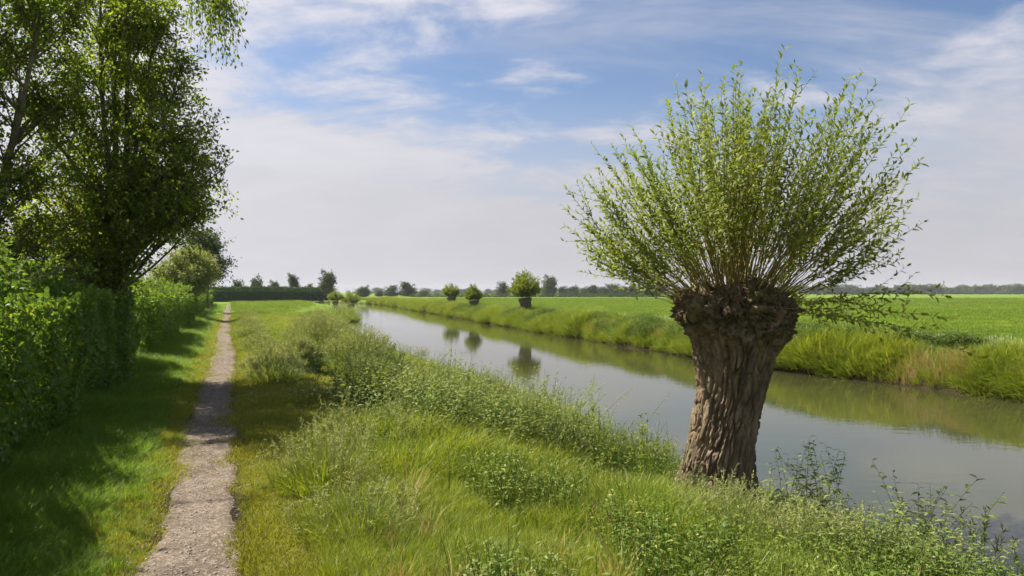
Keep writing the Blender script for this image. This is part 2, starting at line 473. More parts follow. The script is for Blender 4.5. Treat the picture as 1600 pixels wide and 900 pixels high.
def build_path():
    m, nt, out = new_mat('trodden_gravel'); L = nt.links.new
    geo = nt.nodes.new('ShaderNodeNewGeometry'); P = geo.outputs['Position']
    col = n_mix(nt, n_range(nt, n_noise(nt, 2.2, 6, .65, P), .3, .7), (.098, .075, .056, 1), (.172, .134, .102, 1))
    vor = nt.nodes.new('ShaderNodeTexVoronoi'); vor.inputs['Scale'].default_value = 55; L(P, vor.inputs['Vector'])
    sp = nt.nodes.new('ShaderNodeSeparateColor'); L(vor.outputs['Color'], sp.inputs[0])
    col = n_mix(nt, n_range(nt, sp.outputs[0], .55, 1, 0, .55), col, (.34, .29, .24, 1))
    col = n_mix(nt, n_range(nt, sp.outputs[1], .7, 1, 0, .6), col, (.10, .08, .065, 1))
    ed = nt.nodes.new('ShaderNodeAttribute'); ed.attribute_name = 'edge'
    e = n_math(nt, 'ADD', ed.outputs['Fac'], n_math(nt, 'MULTIPLY', n_math(nt, 'SUBTRACT', n_noise(nt, 7, 5, .7, P), .5), 1.1))
    col = n_mix(nt, n_range(nt, e, .55, .85), col, n_mix(nt, n_noise(nt, 4, 3, .6, P), (.085, .065, .035, 1), (.13, .125, .03, 1)))
    b = nt.nodes.new('ShaderNodeBsdfPrincipled'); L(col, b.inputs['Base Color']); b.inputs['Roughness'].default_value = .92; b.inputs['Specular IOR Level'].default_value = .15
    bp = nt.nodes.new('ShaderNodeBump'); bp.inputs['Strength'].default_value = .9; bp.inputs['Distance'].default_value = .015
    L(n_math(nt, 'ADD', n_noise(nt, 45, 6, .7, P), n_math(nt, 'MULTIPLY', vor.outputs['Distance'], .6)), bp.inputs['Height'])
    L(bp.outputs[0], b.inputs['Normal']); L(b.outputs[0], out.inputs[0])
    ys = np.concatenate([np.arange(-8, 3, .3), np.arange(3, 14, .035), np.arange(14, 40, .12), np.arange(40, 118, .5)])
    s = np.linspace(-1, 1, 27)
    wl = .40 + .07 * vnoise(ys * .9, 1.0) + .07 * vnoise(ys * 3.1, 7.); wr = .38 + .06 * vnoise(ys * 1.1, 3.0) + .07 * vnoise(ys * 3.3, 9.)
    X = path_x(ys)[:, None] + np.where(s < 0, s * wl[:, None], s * wr[:, None]); Y = np.repeat(ys[:, None], len(s), 1)
    base = hz(path_x(ys), ys)[:, None] + .012
    Z = base + .022 * s[None] ** 2 + .012 * fbm(X * 5, Y * 5, 0, 4) + .007 * np.abs(fbm(X * 22, Y * 22, 3, 3))
    Z = Z - .045 * sstep(.62, 1.0, np.abs(s))[None]
    tag(grid_obj('footpath', X, Y, Z, m, {'edge': np.repeat(np.abs(s)[None], len(ys), 0) ** 2}), kind='structure')


build_path()


# ---------------------------------------------------------------- plants that nobody could count
def proto_collection(name, builders, mat):
    col = bpy.data.collections.new(name)
    for i, fn in enumerate(builders):
        mb = MB(); fn(mb); o = bpy.data.objects.new('%s_%02d' % (name, i), mb.mesh(name, mat)); col.objects.link(o)
    return col


def clump(n, r, h0, h1, w, lean0, lean1, segs=3):
    def fn(mb):
        q = rng.normal(size=(n, 2)) * r * .6; P = np.stack([q[:, 0], q[:, 1], np.full(n, -.02)], 1)
        D = np.stack([q[:, 0] + rng.normal(size=n) * r * .7, q[:, 1] + rng.normal(size=n) * r * .7, 0 * q[:, 0]], 1)
        blades(mb, P, D, rng.uniform(lean0, lean1, n), rng.uniform(h0, h1, n), w * rng.uniform(.7, 1.3, n), segs)
    return fn


def seedy(n, r, h0, h1, lean=.45):
    """stalks with loose feathery heads"""
    def fn(mb):
        for i in range(n):
            q = rng.normal(size=2) * r * .6; h = rng.uniform(h0, h1); a = rng.uniform(0, 6.28); le = rng.uniform(.05, lean) * h
            tip = np.array([q[0] + math.cos(a) * le, q[1] + math.sin(a) * le, h])
            pts = bez(np.array([q[0], q[1], 0]), np.array([q[0], q[1], h * .7]), tip, 5)
            tube(mb, pts, [.0022, .002, .0018, .0014, .001], 3, False, rng.random())
            k = rng.integers(9, 16); s = rng.uniform(.72, 1.0, k)
            P = np.stack([np.interp(s, np.linspace(0, 1, 5), pts[:, j]) for j in range(3)], 1)
            D = rand_unit(k) * .7 + np.array([math.cos(a) * .3, math.sin(a) * .3, .6])
            leaves(mb, P, D, rand_unit(k), rng.uniform(.02, .045, k), .007, 'rhomb', .2)
    return fn


def herb(n, r, h0, h1, ll, lw, step=.045, spread=.5, start=.2):
    """leafy stems from one root"""
    def fn(mb):
        for i in range(n):
            q = rng.normal(size=2) * r * .45; h = rng.uniform(h0, h1); a = rng.uniform(0, 6.28); le = rng.uniform(.05, spread) * h
            tip = np.array([q[0] + math.cos(a) * le, q[1] + math.sin(a) * le, h])
            pts = bez(np.array([q[0], q[1], -.02]), np.array([q[0] + math.cos(a) * le * .3, q[1] + math.sin(a) * le * .3, h * .6]), tip, 6)
            tube(mb, pts, np.linspace(.004, .0015, 6), 3, False, .2)
            k = max(4, int(h * (1 - start) / step)); s = np.linspace(start, 1, k) + rng.normal(size=k) * .01
            P = np.stack([np.interp(s, np.linspace(0, 1, 6), pts[:, j]) for j in range(3)], 1)
            ph = np.arange(k) * 2.4 + rng.uniform(0, 6); up = rng.uniform(-.1, .6, k)
            D = np.stack([np.cos(ph), np.sin(ph), up], 1)
            sz = ll * rng.uniform(.6, 1.15, k) * (1.1 - .45 * s)
            leaves(mb, P, D, np.array([0, 0, 1.0]) + rand_unit(k) * .5, sz, sz * lw / ll, 'lance', .25)
    return fn


P_short = proto_collection('short_tuft', [clump(60, .11, .03, .075, .0045, .3, 1.0, 2) for _ in range(5)], M_grass_short)
P_verge = proto_collection('verge_tuft', [clump(55, .11, .08, .26, .0075, .3, 1.0, 2) for _ in range(6)], M_grass_green)
P_tall = proto_collection('tall_tuft', [clump(55, .13, .18, .42, .0065, .15, .85, 3) for _ in range(7)], M_grass_tall)
P_seed = proto_collection('seed_tuft', [seedy(14, .14, .35, .62) for _ in range(5)], M_seed)
P_herb = proto_collection('herb_tuft', [herb(9, .16, .18, .42, .060, .018) for _ in range(6)], M_herb)
P_field = proto_collection('field_tuft', [clump(45, .30, .06, .16, .014, .3, 1.0, 2) for _ in range(4)], M_field)
P_bank = proto_collection('bank_tuft', [clump(70, .26, .30, .75, .016, .2, .95, 3) for _ in range(6)], M_grass_tall)
P_bherb = proto_collection('bank_herb', [herb(14, .3, .3, .75, .13, .05, .06) for _ in range(5)], leaf_mat('nettle_leaf', (.048, .100, .014, 1), (.150, .215, .030, 1), (.30, .30, .08, 1), .36, .5, 1.2, .25))
P_dry = proto_collection('dry_tuft', [clump(40, .16, .30, .95, .011, .1, .8, 3) for _ in range(4)], M_dry)
P_flower = proto_collection('white_flower', [seedy(6, .18, .3, .55, .2) for _ in range(3)], leaf_mat('cow_parsley', (.55, .55, .48, 1), (.75, .75, .68, 1), None, .3, .6, .5, .2))


def scatter(name, pts, col, scl, rot=None, nvar=4, label=None, cat=None):
    n = len(pts)
    me = bpy.data.meshes.new(name); me.vertices.add(n); me.vertices.foreach_set('co', np.asarray(pts, np.float32).ravel())
    if rot is None:
        rot = np.stack([rng.normal(size=n) * .10, rng.normal(size=n) * .10, rng.uniform(0, 6.283, n)], 1)
    scl = np.asarray(scl, float)
    if scl.ndim == 1: scl = np.repeat(scl[:, None], 3, 1)
    a = me.attributes.new('inst_rot', 'FLOAT_VECTOR', 'POINT'); a.data.foreach_set('vector', rot.astype(np.float32).ravel())
    a = me.attributes.new('inst_scl', 'FLOAT_VECTOR', 'POINT'); a.data.foreach_set('vector', scl.astype(np.float32).ravel())
    a = me.attributes.new('inst_idx', 'INT', 'POINT'); a.data.foreach_set('value', rng.integers(0, 1000, n).astype(np.int32))
    o = bpy.data.objects.new(name, me); C.objects.link(o)
    ng = bpy.data.node_groups.new(name, 'GeometryNodeTree')
    ng.interface.new_socket('Geometry', in_out='INPUT', socket_type='NodeSocketGeometry')
    ng.interface.new_socket('Geometry', in_out='OUTPUT', socket_type='NodeSocketGeometry')
    gi = ng.nodes.new('NodeGroupInput'); go = ng.nodes.new('NodeGroupOutput')
    ci = ng.nodes.new('GeometryNodeCollectionInfo'); ci.inputs[0].default_value = col
    ci.inputs['Separate Children'].default_value = True; ci.inputs['Reset Children'].default_value = True
    ip = ng.nodes.new('GeometryNodeInstanceOnPoints'); ip.inputs['Pick Instance'].default_value = True
    L = ng.links.new

    def named(nm, t):
        q = ng.nodes.new('GeometryNodeInputNamedAttribute'); q.data_type = t; q.inputs[0].default_value = nm; return q.outputs[0]
    e2r = ng.nodes.new('FunctionNodeEulerToRotation'); L(named('inst_rot', 'FLOAT_VECTOR'), e2r.inputs[0])
    L(gi.outputs[0], ip.inputs['Points']); L(ci.outputs[0], ip.inputs['Instance'])
    L(named('inst_idx', 'INT'), ip.inputs['Instance Index']); L(e2r.outputs[0], ip.inputs['Rotation'])
    L(named('inst_scl', 'FLOAT_VECTOR'), ip.inputs['Scale']); L(ip.outputs[0], go.inputs[0])
    mod = o.modifiers.new('spread', 'NODES'); mod.node_group = ng
    tag(o, label, cat, kind='stuff'); return o


def wedge(n, y0, y1, power=1.0, a0=-.95, a1=.92):
    """random ground points in front of the viewer, denser nearby"""
    u = rng.random(n); y = y0 * (y1 / y0) ** u if power == 0 else (y0 ** power + u * (y1 ** power - y0 ** power)) ** (1 / power)
    x = rng.uniform(a0, a1, n) * (y + 1.5); return x, y


def tall_edge(y):           # how far right of the path's centre the uncut growth begins
    return np.interp(y, [0, 5, 8, 10, 13, 17, 22, 30, 45, 90], [.8, .85, 1.1, 2.0, 2.9, 2.4, 4.2, 5.2, 5.2, 4.5])


def build_grass():
    # ---- left verge
    x, y = wedge(46000, 2.6, 90, .5, -.95, -.2); dx = x - path_x(y)
    edge = .40 + .10 * vnoise(x * 2.2, y * 2.2, 3)
    k = (dx < -edge) & (dx > -3.0)
    near = np.exp(-((dx + .5) / .35) ** 2)
    k1 = k & (rng.random(len(x)) > near * .75)
    X, Y = x[k1], y[k1]; d = -dx[k1]
    s = np.clip(.35 + .55 * (d - .35), .35, 1.35) * (1 + .25 * vnoise(X, Y, 4)) * (1 + Y / 60)
    scatter('verge_grass', np.stack([X, Y, hz(X, Y)], 1), P_verge, s, label='green grass verge between the hedge and the footpath', cat='grass')
    # ---- short turf either side of the path
    x, y = wedge(70000, 2.6, 60, .42, -.95, .2); dx = x - path_x(y); side = tall_edge(y)
    edge = .27 + .17 * vnoise(x * 2.6, y * 2.6, 9)
    k = ((dx > edge) & (dx < side + .4)) | ((dx < -edge) & (dx > -1.15))
    X, Y = x[k], y[k]
    s = (1.0 + .3 * vnoise(X * 1.5, Y * 1.5, 2)) * (1 + Y / 45)
    scatter('short_grass', np.stack([X, Y, hz(X, Y)], 1), P_short, s, label='yellowish trodden short grass along both edges of the footpath', cat='grass')
    # ---- uncut growth down to the near waterline
    x, y = wedge(52000, 2.4, 60, .55, -.8, .95); dx = x - path_x(y) - tall_edge(y); a = tl(x, y)
    k = (dx > .25 * vnoise(x * 1.3, y * 1.3, 6)) & (a > .12) & (a < 9)
    k &= ~((y > 24) & (a > 5.2))
    k &= rng.random(len(x)) < np.where(a < .5, .6, 1)
    X, Y, D_ = x[k], y[k], dx[k]
    lump = 1 + .55 * vnoise(X * .62, Y * .62, 7) + .28 * vnoise(X * 1.7, Y * 1.7, 4)
    s = np.clip(.45 + .5 * D_, .45, 1.0) * lump * (1 + Y / 90) * np.interp(a[k], [0, 1.5, 3.5], [.68, .8, 1.0]) * np.interp(Y, [0, 14, 22, 60], [1, 1, .72, .8])
    scatter('tall_grass', np.stack([X, Y, hz(X, Y)], 1), P_tall, np.clip(s, .3, 1.7), label='lush uncut grass on the near riverbank', cat='grass')
    # herbs mixed in
    x, y = wedge(16000, 2.6, 45, .6, -.8, .95); dx = x - path_x(y) - tall_edge(y); a = tl(x, y)
    k = (dx > .7) & (a > .15) & (a < 7) & (vnoise(x * .6, y * .6, 13) > .20 - .28 * (a < 1.4))
    k &= ~((y > 24) & (a > 4.5))
    X, Y = x[k], y[k]
    scatter('bank_herbs', np.stack([X, Y, hz(X, Y)], 1), P_herb, rng.uniform(.6, 1.25, len(X)) * (1 + Y / 80), label='low leafy herbs growing through the near bank grass', cat='herbs')
    x, y = wedge(9000, 2.8, 40, .7, -.8, .9); dx = x - path_x(y) - tall_edge(y); a = tl(x, y)
    k = (dx > .25) & (a > .5) & (vnoise(x * .5, y * .5, 21) > .3)
    k &= ~((y > 24) & (a > 5))
    X, Y = x[k], y[k]
    scatter('seeding_grass', np.stack([X, Y, hz(X, Y)], 1), P_seed, rng.uniform(.6, 1.05, len(X)), label='pale feathery seed heads among the near bank grass', cat='grass')
    x, y = wedge(5000, 3, 24, .6, -.6, .9); dx = x - path_x(y) - tall_edge(y); a = tl(x, y)
    k = (dx > .3) & (a > .3) & (rng.random(len(x)) < .10); X, Y = x[k], y[k]
    scatter('dead_stalks', np.stack([X, Y, hz(X, Y)], 1), P_dry, rng.uniform(.3, .55, len(X)), label='dry straw-coloured stalks among the near bank grass', cat='stalks')
    x, y = wedge(6000, 3, 22, .6, -.6, .9); dx = x - path_x(y) - tall_edge(y); a = tl(x, y)
    k = (dx > .6) & (a > .3) & (vnoise(x * .7, y * .7, 61) > .34) & (rng.random(len(x)) < .5); X, Y = x[k], y[k]
    scatter('bank_nettles', np.stack([X, Y, hz(X, Y)], 1), P_bherb, rng.uniform(.35, .75, len(X)), label='dark broad-leaved nettle patches on the near bank', cat='nettles')
    # ---- meadow left of the river beyond the bushes
    x, y = wedge(24000, 20, 150, .4, -.62, .1); dx = x - path_x(y); a = tl(x, y)
    k = (dx > .5) & (a > 4.0)
    X, Y = x[k], y[k]
    scatter('left_meadow_grass', np.stack([X, Y, hz(X, Y)], 1), P_field, rng.uniform(.5, .95, len(X)) * (.7 + Y / 70), label='bright green meadow grass between footpath and river bend', cat='grass')
    # ---- far field
    x, y = wedge(46000, 16, 200, .35, -.35, 1.0); b = tr(x, y)
    k = (b > 1.2)
    X, Y = x[k], y[k]; bb = b[k]
    s = rng.uniform(.55, 1.05, len(X)) * (.8 + Y / 75) * (1 + .8 * np.exp(-((bb - 1.2) / 1.3)))
    scatter('field_grass', np.stack([X, Y, hz(X, Y)], 1), P_field, s, label='bright green grass of the wide field across the river', cat='grass')
    # ---- far bank
    x, y = wedge(42000, 12, 165, .3, -.35, 1.0); x = far_x(y) - .1 + 2.8 * rng.random(len(y)) ** 1.3; b = tr(x, y)
    lum = vnoise(x * .45, y * .45, 31) + .5 * vnoise(x * 1.2, y * 1.2, 33)
    k = (b > .03) & (b < 2.9) & (rng.random(len(x)) < .40 + .55 * sstep(-.5, .5, lum)) & (x / (y + 2) < 1.0)
    X, Y, bb, lm = x[k], y[k], b[k], lum[k]
    s = (.80 + .30 * lm) * np.interp(bb, [0, .5, 1.4, 2.9], [.9, 1.1, .85, .45]) * rng.uniform(.7, 1.2, len(X)) * (1 + Y / 200)
    lean = np.interp(bb, [0, .8, 1.8], [.45, .3, 0.])
    rot = np.stack([rng.normal(size=len(X)) * .12, -lean + rng.normal(size=len(X)) * .12, rng.normal(size=len(X)) * .5], 1)
    scatter('far_bank_grass', np.stack([X, Y, hz(X, Y)], 1), P_bank, np.clip(s, .25, 1.6), rot, label='rank grass hanging over the far waterline', cat='grass')
    x, y = wedge(20000, 12, 120, .3, -.35, 1.0); x = far_x(y) + rng.uniform(0, 1.9, len(y)); b = tr(x, y)
    k = (b > .15) & (vnoise(x * .5, y * .5, 41) > -.05) & (x / (y + 2) < 1.0)
    X, Y = x[k], y[k]
    scatter('far_bank_herbs', np.stack([X, Y, hz(X, Y)], 1), P_bherb, rng.uniform(.5, 1.15, len(X)), label='nettles and docks on the far riverbank', cat='herbs')
    x, y = wedge(2600, 12, 45, .5, -.2, 1.0); x = far_x(y) + rng.uniform(.02, .9, len(y)); b = tr(x, y)
    k = (b > .08) & (b < .8) & (vnoise(x * .55, y * .55, 51) > .12) & (x / (y + 2) < 1.0)
    X, Y = x[k], y[k]
    y2 = rng.uniform(18.0, 20.6, 60); x2 = far_x(y2) + rng.uniform(.15, .75, 60); X, Y = np.concatenate([X, x2]), np.concatenate([Y, y2])
    scatter('dry_reeds', np.stack([X, Y, hz(X, Y)], 1), P_dry, rng.uniform(.5, .95, len(X)), label='dry tan reeds along the far waterline', cat='reeds')
    x, y = wedge(1500, 15, 60, .5, -.2, 1.0); x = far_x(y) + rng.uniform(1.2, 6, len(y)); k = x / (y + 2) < 1.0
    X, Y = x[k], y[k]
    scatter('white_flowers', np.stack([X, Y, hz(X, Y)], 1), P_flower, rng.uniform(.4, .8, len(X)), label='specks of white flowers along the edge of the far field', cat='flowers')


build_grass()


def build_gravel():
    def stone(mb):
        n1, n2 = 6, 4; v = []; 
        for i in range(n2 + 1):
            for j in range(n1):
                th = math.pi * i / n2; ph = 2 * math.pi * j / n1
                v.append([math.sin(th) * math.cos(ph), math.sin(th) * math.sin(ph), .6 * math.cos(th)])
        v = np.array(v) * (1 + .35 * rng.normal(size=(len(v), 1)).clip(-1, 1) * .6); f = []
        for i in range(n2):
            for j in range(n1):
                a, b = i * n1 + j, i * n1 + (j + 1) % n1; f += [[a, b, b + n1], [a, b + n1, a + n1]]
        mb.add(v, f)
    col = proto_collection('pebble', [stone for _ in range(6)], M_stone)
    n = 5200; y = 3 + 17 * rng.random(n) ** 1.6; x = path_x(y) + rng.normal(size=n) * .22
    k = np.abs(x - path_x(y)) < .45; x, y = x[k], y[k]; q = np.abs(x - path_x(y)) / .39
    z = hz(path_x(y), y) + .012 + .022 * q ** 2 + .012 * fbm(x * 5, y * 5, 0, 4) + .003
    scatter('path_gravel', np.stack([x, y, z], 1), col, .0035 + .009 * rng.random(len(x)) ** 3, label='loose gravel and crumbs of soil on the footpath', cat='gravel')


build_gravel()


# ---------------------------------------------------------------- pollard willow in front
def build_willow():
    D0 = 7.6; base = at(1117, 762, D0); bx, by = base[0], base[1]; bz = float(hz(bx, by))
    root = thing('pollard_willow', 'large pollard willow with furrowed trunk and leafy shoots, at the near waterside', 'tree', (bx, by, bz))
    loc = np.array([bx, by, bz])
    # profile: pixel row -> centre, width
    T = np.array([[800, 1112, 150], [775, 1114, 128], [757, 1117, 112], [740, 1119, 103], [705, 1124, 98], [673, 1130, 97], [640, 1136, 97], [610, 1142, 100], [580, 1145, 108], [559, 1147, 117],
                  [540, 1150, 131], [525, 1152, 146], [508, 1151, 158], [492, 1150, 170], [478, 1148, 172], [466, 1147, 164], [459, 1146, 142], [455, 1146, 110], [453, 1146, 60], [452, 1146, 4]], float)
    sc = D0 / FPX; zt = CAM_H - (T[:, 0] - HORIZON) * sc; cx = (T[:, 1] - 800) * sc; rr = T[:, 2] * sc / 2
    na, nh = 340, 420
    idx = np.linspace(0, len(T) - 1, nh); ii = np.arange(len(T))
    sm = lambda v: np.convolve(np.pad(np.interp(idx, ii, v), 10, mode='edge'), np.hanning(21) / np.hanning(21).sum(), 'valid')
    Z, CX, R = sm(zt), sm(cx), sm(rr); Z[-1] = Z[-2] + .002; R[-1] = 0
    A = np.linspace(0, 2 * np.pi, na, endpoint=False)
    ca, sa = np.cos(A)[None], np.sin(A)[None]; zz = Z[:, None]
    # arc length up the profile so the bark pattern wraps over the head
    S = np.concatenate([[0], np.cumsum(np.hypot(np.diff(Z), np.diff(R)))])[:, None]
    NU = 38; u = A[None] / (2 * np.pi) * NU + .34 * fbm(ca * 3.2, sa * 3.2, S * 3.6, 3) + .45 * vnoise(ca * 1.1, sa * 1.1, S * .9)
    v = S / .40 + .6 * fbm(ca * 1.8 + 5, sa * 1.8, S * 2.2, 2)
    iu, iv = np.floor(u).astype(int), np.floor(v).astype(int)
    d1 = np.full(u.shape, 9.); d2 = d1.copy()
    for du in (-1, 0, 1):
        for dv in (-1, 0, 1):
            h1 = _hash((iu + du) % NU, iv + dv, 7) / 4096.; h2 = _hash((iu + du) % NU, iv + dv, 19) / 4096.
            dd = np.hypot(iu + du + .1 + .8 * h1 - u, (iv + dv + h2 - v))
            d2 = np.where(dd < d1, d1, np.minimum(d2, dd)); d1 = np.minimum(d1, dd)
    ridge = sstep(.02, .24, d2 - d1)
    head = sstep(1.10, 1.45, zz) * np.ones_like(ridge)
    rough = fbm(ca * 7, sa * 7, zz * 6, 5, .62)
    lump = fbm(ca * 2.4 + 3, sa * 2.4, zz * 3.2, 4, .55); crag = np.abs(fbm(ca * 4.5, sa * 4.5 + 2, zz * 6 + 4, 4, .6))
    crack = np.abs(fbm(u * .9, v * 1.6, 3., 3, .6)); ridge = ridge * (.55 + .45 * sstep(.0, .35, crack))
    disp = (1 - .55 * head) * (.054 * (ridge - .62) + .012 * rough) + .012 * lump + head * (.075 * lump + .075 * (crag - .45) + .05 * fbm(ca * 13, sa * 13, zz * 16, 3, .6))
    disp += (1 - sstep(-.35, .15, zz)) * .06 * np.maximum(0, np.cos(A * 5 + .6))[None]         # root flare
    RR = np.maximum(R[:, None] + disp * np.minimum(1, R[:, None] / .15), 0.002)
    X = CX[:, None] + RR * ca; Y = by + RR * sa
    ZZ = zz + head * .10 * fbm(ca * RR * 6, sa * RR * 6, 2., 4, .6) * sstep(1.55, 1.75, zz) + 0 * X
    V = np.stack([X, Y, ZZ], -1).reshape(-1, 3)
    i = np.arange(nh - 1)[:, None] * na; j = np.arange(na)[None]; j2 = (j + 1) % na
    f = np.concatenate([np.stack([i + j, i + j2, i + na + j2], -1).reshape(-1, 3), np.stack([i + j, i + na + j2, i + na + j], -1).reshape(-1, 3)])
    fc = V[f].mean(1); zs = fc[:, 2] + .13 * fbm(fc[:, 0] * 7, fc[:, 1] * 7, fc[:, 2] * 3, 4, .7)
    # bark material
    m, nt, out = new_mat('willow_bark'); L = nt.links.new
    tc = nt.nodes.new('ShaderNodeTexCoord'); mp = nt.nodes.new('ShaderNodeMapping'); mp.inputs['Scale'].default_value = (1, 1, .3); L(tc.outputs['Object'], mp.inputs[0])
    c = n_mix(nt, n_range(nt, n_noise(nt, 9, 7, .65, mp.outputs[0]), .3, .7), (.110, .080, .052, 1), (.285, .215, .145, 1))
    c = n_mix(nt, n_range(nt, n_noise(nt, 2.3, 4, .6, tc.outputs['Object']), .52, .75, 0, .55), c, (.16, .15, .07, 1))
    c = n_mix(nt, n_range(nt, n_noise(nt, 26, 4, .7, mp.outputs[0]), .55, .8, 0, .6), c, (.38, .30, .22, 1))
    b = nt.nodes.new('ShaderNodeBsdfPrincipled'); L(c, b.inputs['Base Color']); b.inputs['Roughness'].default_value = .9; b.inputs['Specular IOR Level'].default_value = .2
    bp = nt.nodes.new('ShaderNodeBump'); bp.inputs['Strength'].default_value = 1.0; bp.inputs['Distance'].default_value = .035
    L(n_noise(nt, 30, 8, .75, mp.outputs[0]), bp.inputs['Height']); L(bp.outputs[0], b.inputs['Normal']); L(b.outputs[0], out.inputs[0])
    M_bark = m
    M_head = solid_mat('pollard_head_bark', (.045, .034, .020, 1), (.165, .120, .070, 1), 16, .95, .9, 34)
    M_cut = solid_mat('cut_wood', (.13, .085, .055, 1), (.25, .165, .110, 1), 14, .85, .4, 45)
    hn = M_head.node_tree; bs = [q for q in hn.nodes if q.type == 'BSDF_PRINCIPLED'][0]; old = bs.inputs['Base Color'].links[0].from_socket
    tc2 = hn.nodes.new('ShaderNodeTexCoord'); hn.links.new(n_mix(hn, n_range(hn, n_noise(hn, 7, 4, .6, tc2.outputs['Object']), .52, .68, 0, .75), old, (.075, .095, .022, 1)), bs.inputs['Base Color'])   # moss
    for nm, mat, sel in (('trunk', M_bark, zs < 1.33), ('pollard_head', M_head, zs >= 1.33)):
        ff = f[sel]; us, inv = np.unique(ff, return_inverse=True)
        mb = MB(); mb.add(V[us], inv.reshape(-1, 3)); offset(mb, loc)
        o = mb.obj(nm, mat, root, True)
        if nm == 'pollard_head': hd = o
    ctr = np.array([(1147 - 800) * sc, by, 1.56])
    # knobbly burls, cut stubs and flaking bark around the head
    for k in range(40):
        a = rng.uniform(0, 6.28); zq = rng.uniform(-.16, .17); rad = (.545 - .8 * max(0, zq - .06) - .6 * max(0, -zq - .02)) * rng.uniform(.9, 1.02)
        p = ctr + np.array([math.cos(a) * rad, math.sin(a) * rad, zq]); r = rng.uniform(.04, .08)
        th = np.linspace(0, np.pi, 10)[:, None]; ph = np.linspace(0, 2 * np.pi, 14, endpoint=False)[None]
        w = 1 + .5 * fbm(np.sin(th) * np.cos(ph) * 2.2 + k, np.sin(th) * np.sin(ph) * 2.2, np.cos(th) * 2.2, 3)
        bv = p + (np.stack([np.sin(th) * np.cos(ph), np.sin(th) * np.sin(ph), np.cos(th) * .85 + 0 * ph], -1) * (r * w)[..., None]).reshape(-1, 3)
        ii_ = np.arange(9)[:, None] * 14; jj = np.arange(14)[None]; j2_ = (jj + 1) % 14
        bf = np.concatenate([np.stack([ii_ + jj, ii_ + 14 + jj, ii_ + 14 + j2_], -1).reshape(-1, 3), np.stack([ii_ + jj, ii_ + 14 + j2_, ii_ + j2_], -1).reshape(-1, 3)])
        mb = MB(); mb.add(bv, bf); offset(mb, loc).obj('burl', M_head, hd, True)
    for k in range(26):
        a = rng.uniform(0, 6.28); el = rng.uniform(.25, 1.3); rad = .50 * math.cos(el * .9) + .06
        d = np.array([math.cos(a) * math.cos(el), math.sin(a) * math.cos(el), math.sin(el)])
        p = ctr + np.array([math.cos(a) * rad, math.sin(a) * rad, .02 + .14 * math.sin(el)]); ln = rng.uniform(.07, .17)
        mb = MB(); r = rng.uniform(.018, .045); tube(mb, [p - d * .06, p + d * ln * .5, p + d * ln], [r * 1.5, r * 1.1, r], 9); offset(mb, loc).obj('stub', M_head, hd)
    mb = MB(); p = at(1214, 476, D0 - .40); d = unit(np.array([.36, -.42, .83])); tube(mb, [p - d * .24, p - d * .06, p - d * .012, p, p + d * .006], [.19, .135, .125, .11, .06], 26); mb.v[0] += .012 * fbm(mb.v[0][:, 0] * 22, mb.v[0][:, 1] * 22, mb.v[0][:, 2] * 22, 3)[:, None]
    offset(mb, loc); o = mb.obj('cut_branch_stub', M_cut, hd); o['label'] = 'pale reddish brown sawn stub on the right of the pollard head'
    mb = MB(); p = at(1085, 468, D0 - .40); d = unit(np.array([-.5, -.5, .7])); tube(mb, [p - d * .2, p - d * .05, p, p + d * .004], [.15, .11, .10, .08], 18); offset(mb, loc).obj('cut_branch_stub', M_head, hd)
    for k in range(70):       # curled bark flakes and dead twig ends
        a = rng.uniform(0, 6.28); zq = rng.uniform(-.15, .2); rad = .60 - .5 * max(0, zq) - .5 * max(0, -zq)
        p = ctr + np.array([math.cos(a) * rad, math.sin(a) * rad, zq]); o_ = np.array([math.cos(a), math.sin(a), 0.])
        if k < 35:
            mb = MB(); leaves(mb, np.array([p]), np.array([o_ * .6 + rng.normal(size=3) * .5]), np.array([o_ + rng.normal(size=3) * .4]), rng.uniform(.07, .16), rng.uniform(.03, .06), 'lance', .4, .3)
            offset(mb, loc).obj('bark_flake', M_head, hd)
        else:
            d = unit(o_ * .7 + rng.normal(size=3) * .5 + np.array([0, 0, .3])); mb = MB(); tube(mb, [p - d * .03, p + d * .06 + rng.normal(size=3) * .01, p + d * rng.uniform(.1, .2)], [.007, .005, .003], 4)
            offset(mb, loc).obj('dead_twig', M_head, hd)

    # shoots, each with its own leaves
    def reach(th, a):         # crown radius by angle from the vertical; th signed to the right
        return np.interp(th, [-1.6, -1.35, -1.1, -.7, -.35, 0, .35, .7, 1.0, 1.3, 1.7], [.9, 1.25, 1.52, 1.90, 2.20, 2.38, 2.32, 2.10, 1.92, 1.72, 1.30])
    n_sh = 300
    for k in range(n_sh):
        side = ((k * 0.7548777) % 1.0) * 2 * np.pi + rng.normal() * .10                            # compass direction of the lean
        lean = (((k * 0.5698403) % 1.0) ** .66) * 1.26
        if math.sin(side) < -.2: lean *= .72                               # few hang towards the viewer
        if k < 26: side = rng.choice([0, np.pi]) + rng.normal() * .35; lean = rng.uniform(.8, 1.40)
        if 26 <= k < 38: side = rng.normal() * .5; lean = rng.uniform(1.3, 1.62)   # low ones on the right that hang
        hd_ = np.array([math.cos(side), math.sin(side), 0.])
        th = lean * math.cos(side)
        Lg = reach(th, side) * rng.uniform(.70, .99) * (.80 if abs(math.sin(side)) > .8 and lean > .9 else 1)
        r0 = .52 * min(1, lean / 1.2) * rng.uniform(.7, 1.1)
        p0 = ctr + hd_ * r0 + np.array([rng.normal() * .06, rng.normal() * .06, .13 - .10 * (lean / 1.4) ** 2])
        dr = hd_ * math.sin(lean) + np.array([0, 0, math.cos(lean)])
        upb = .26 if not (26 <= k < 38) else -.22
        p2 = p0 + dr * Lg + np.array([0, 0, 1.0]) * (upb * math.sin(lean) * Lg * rng.uniform(.2, 1.0)) + rng.normal(size=3) * .05
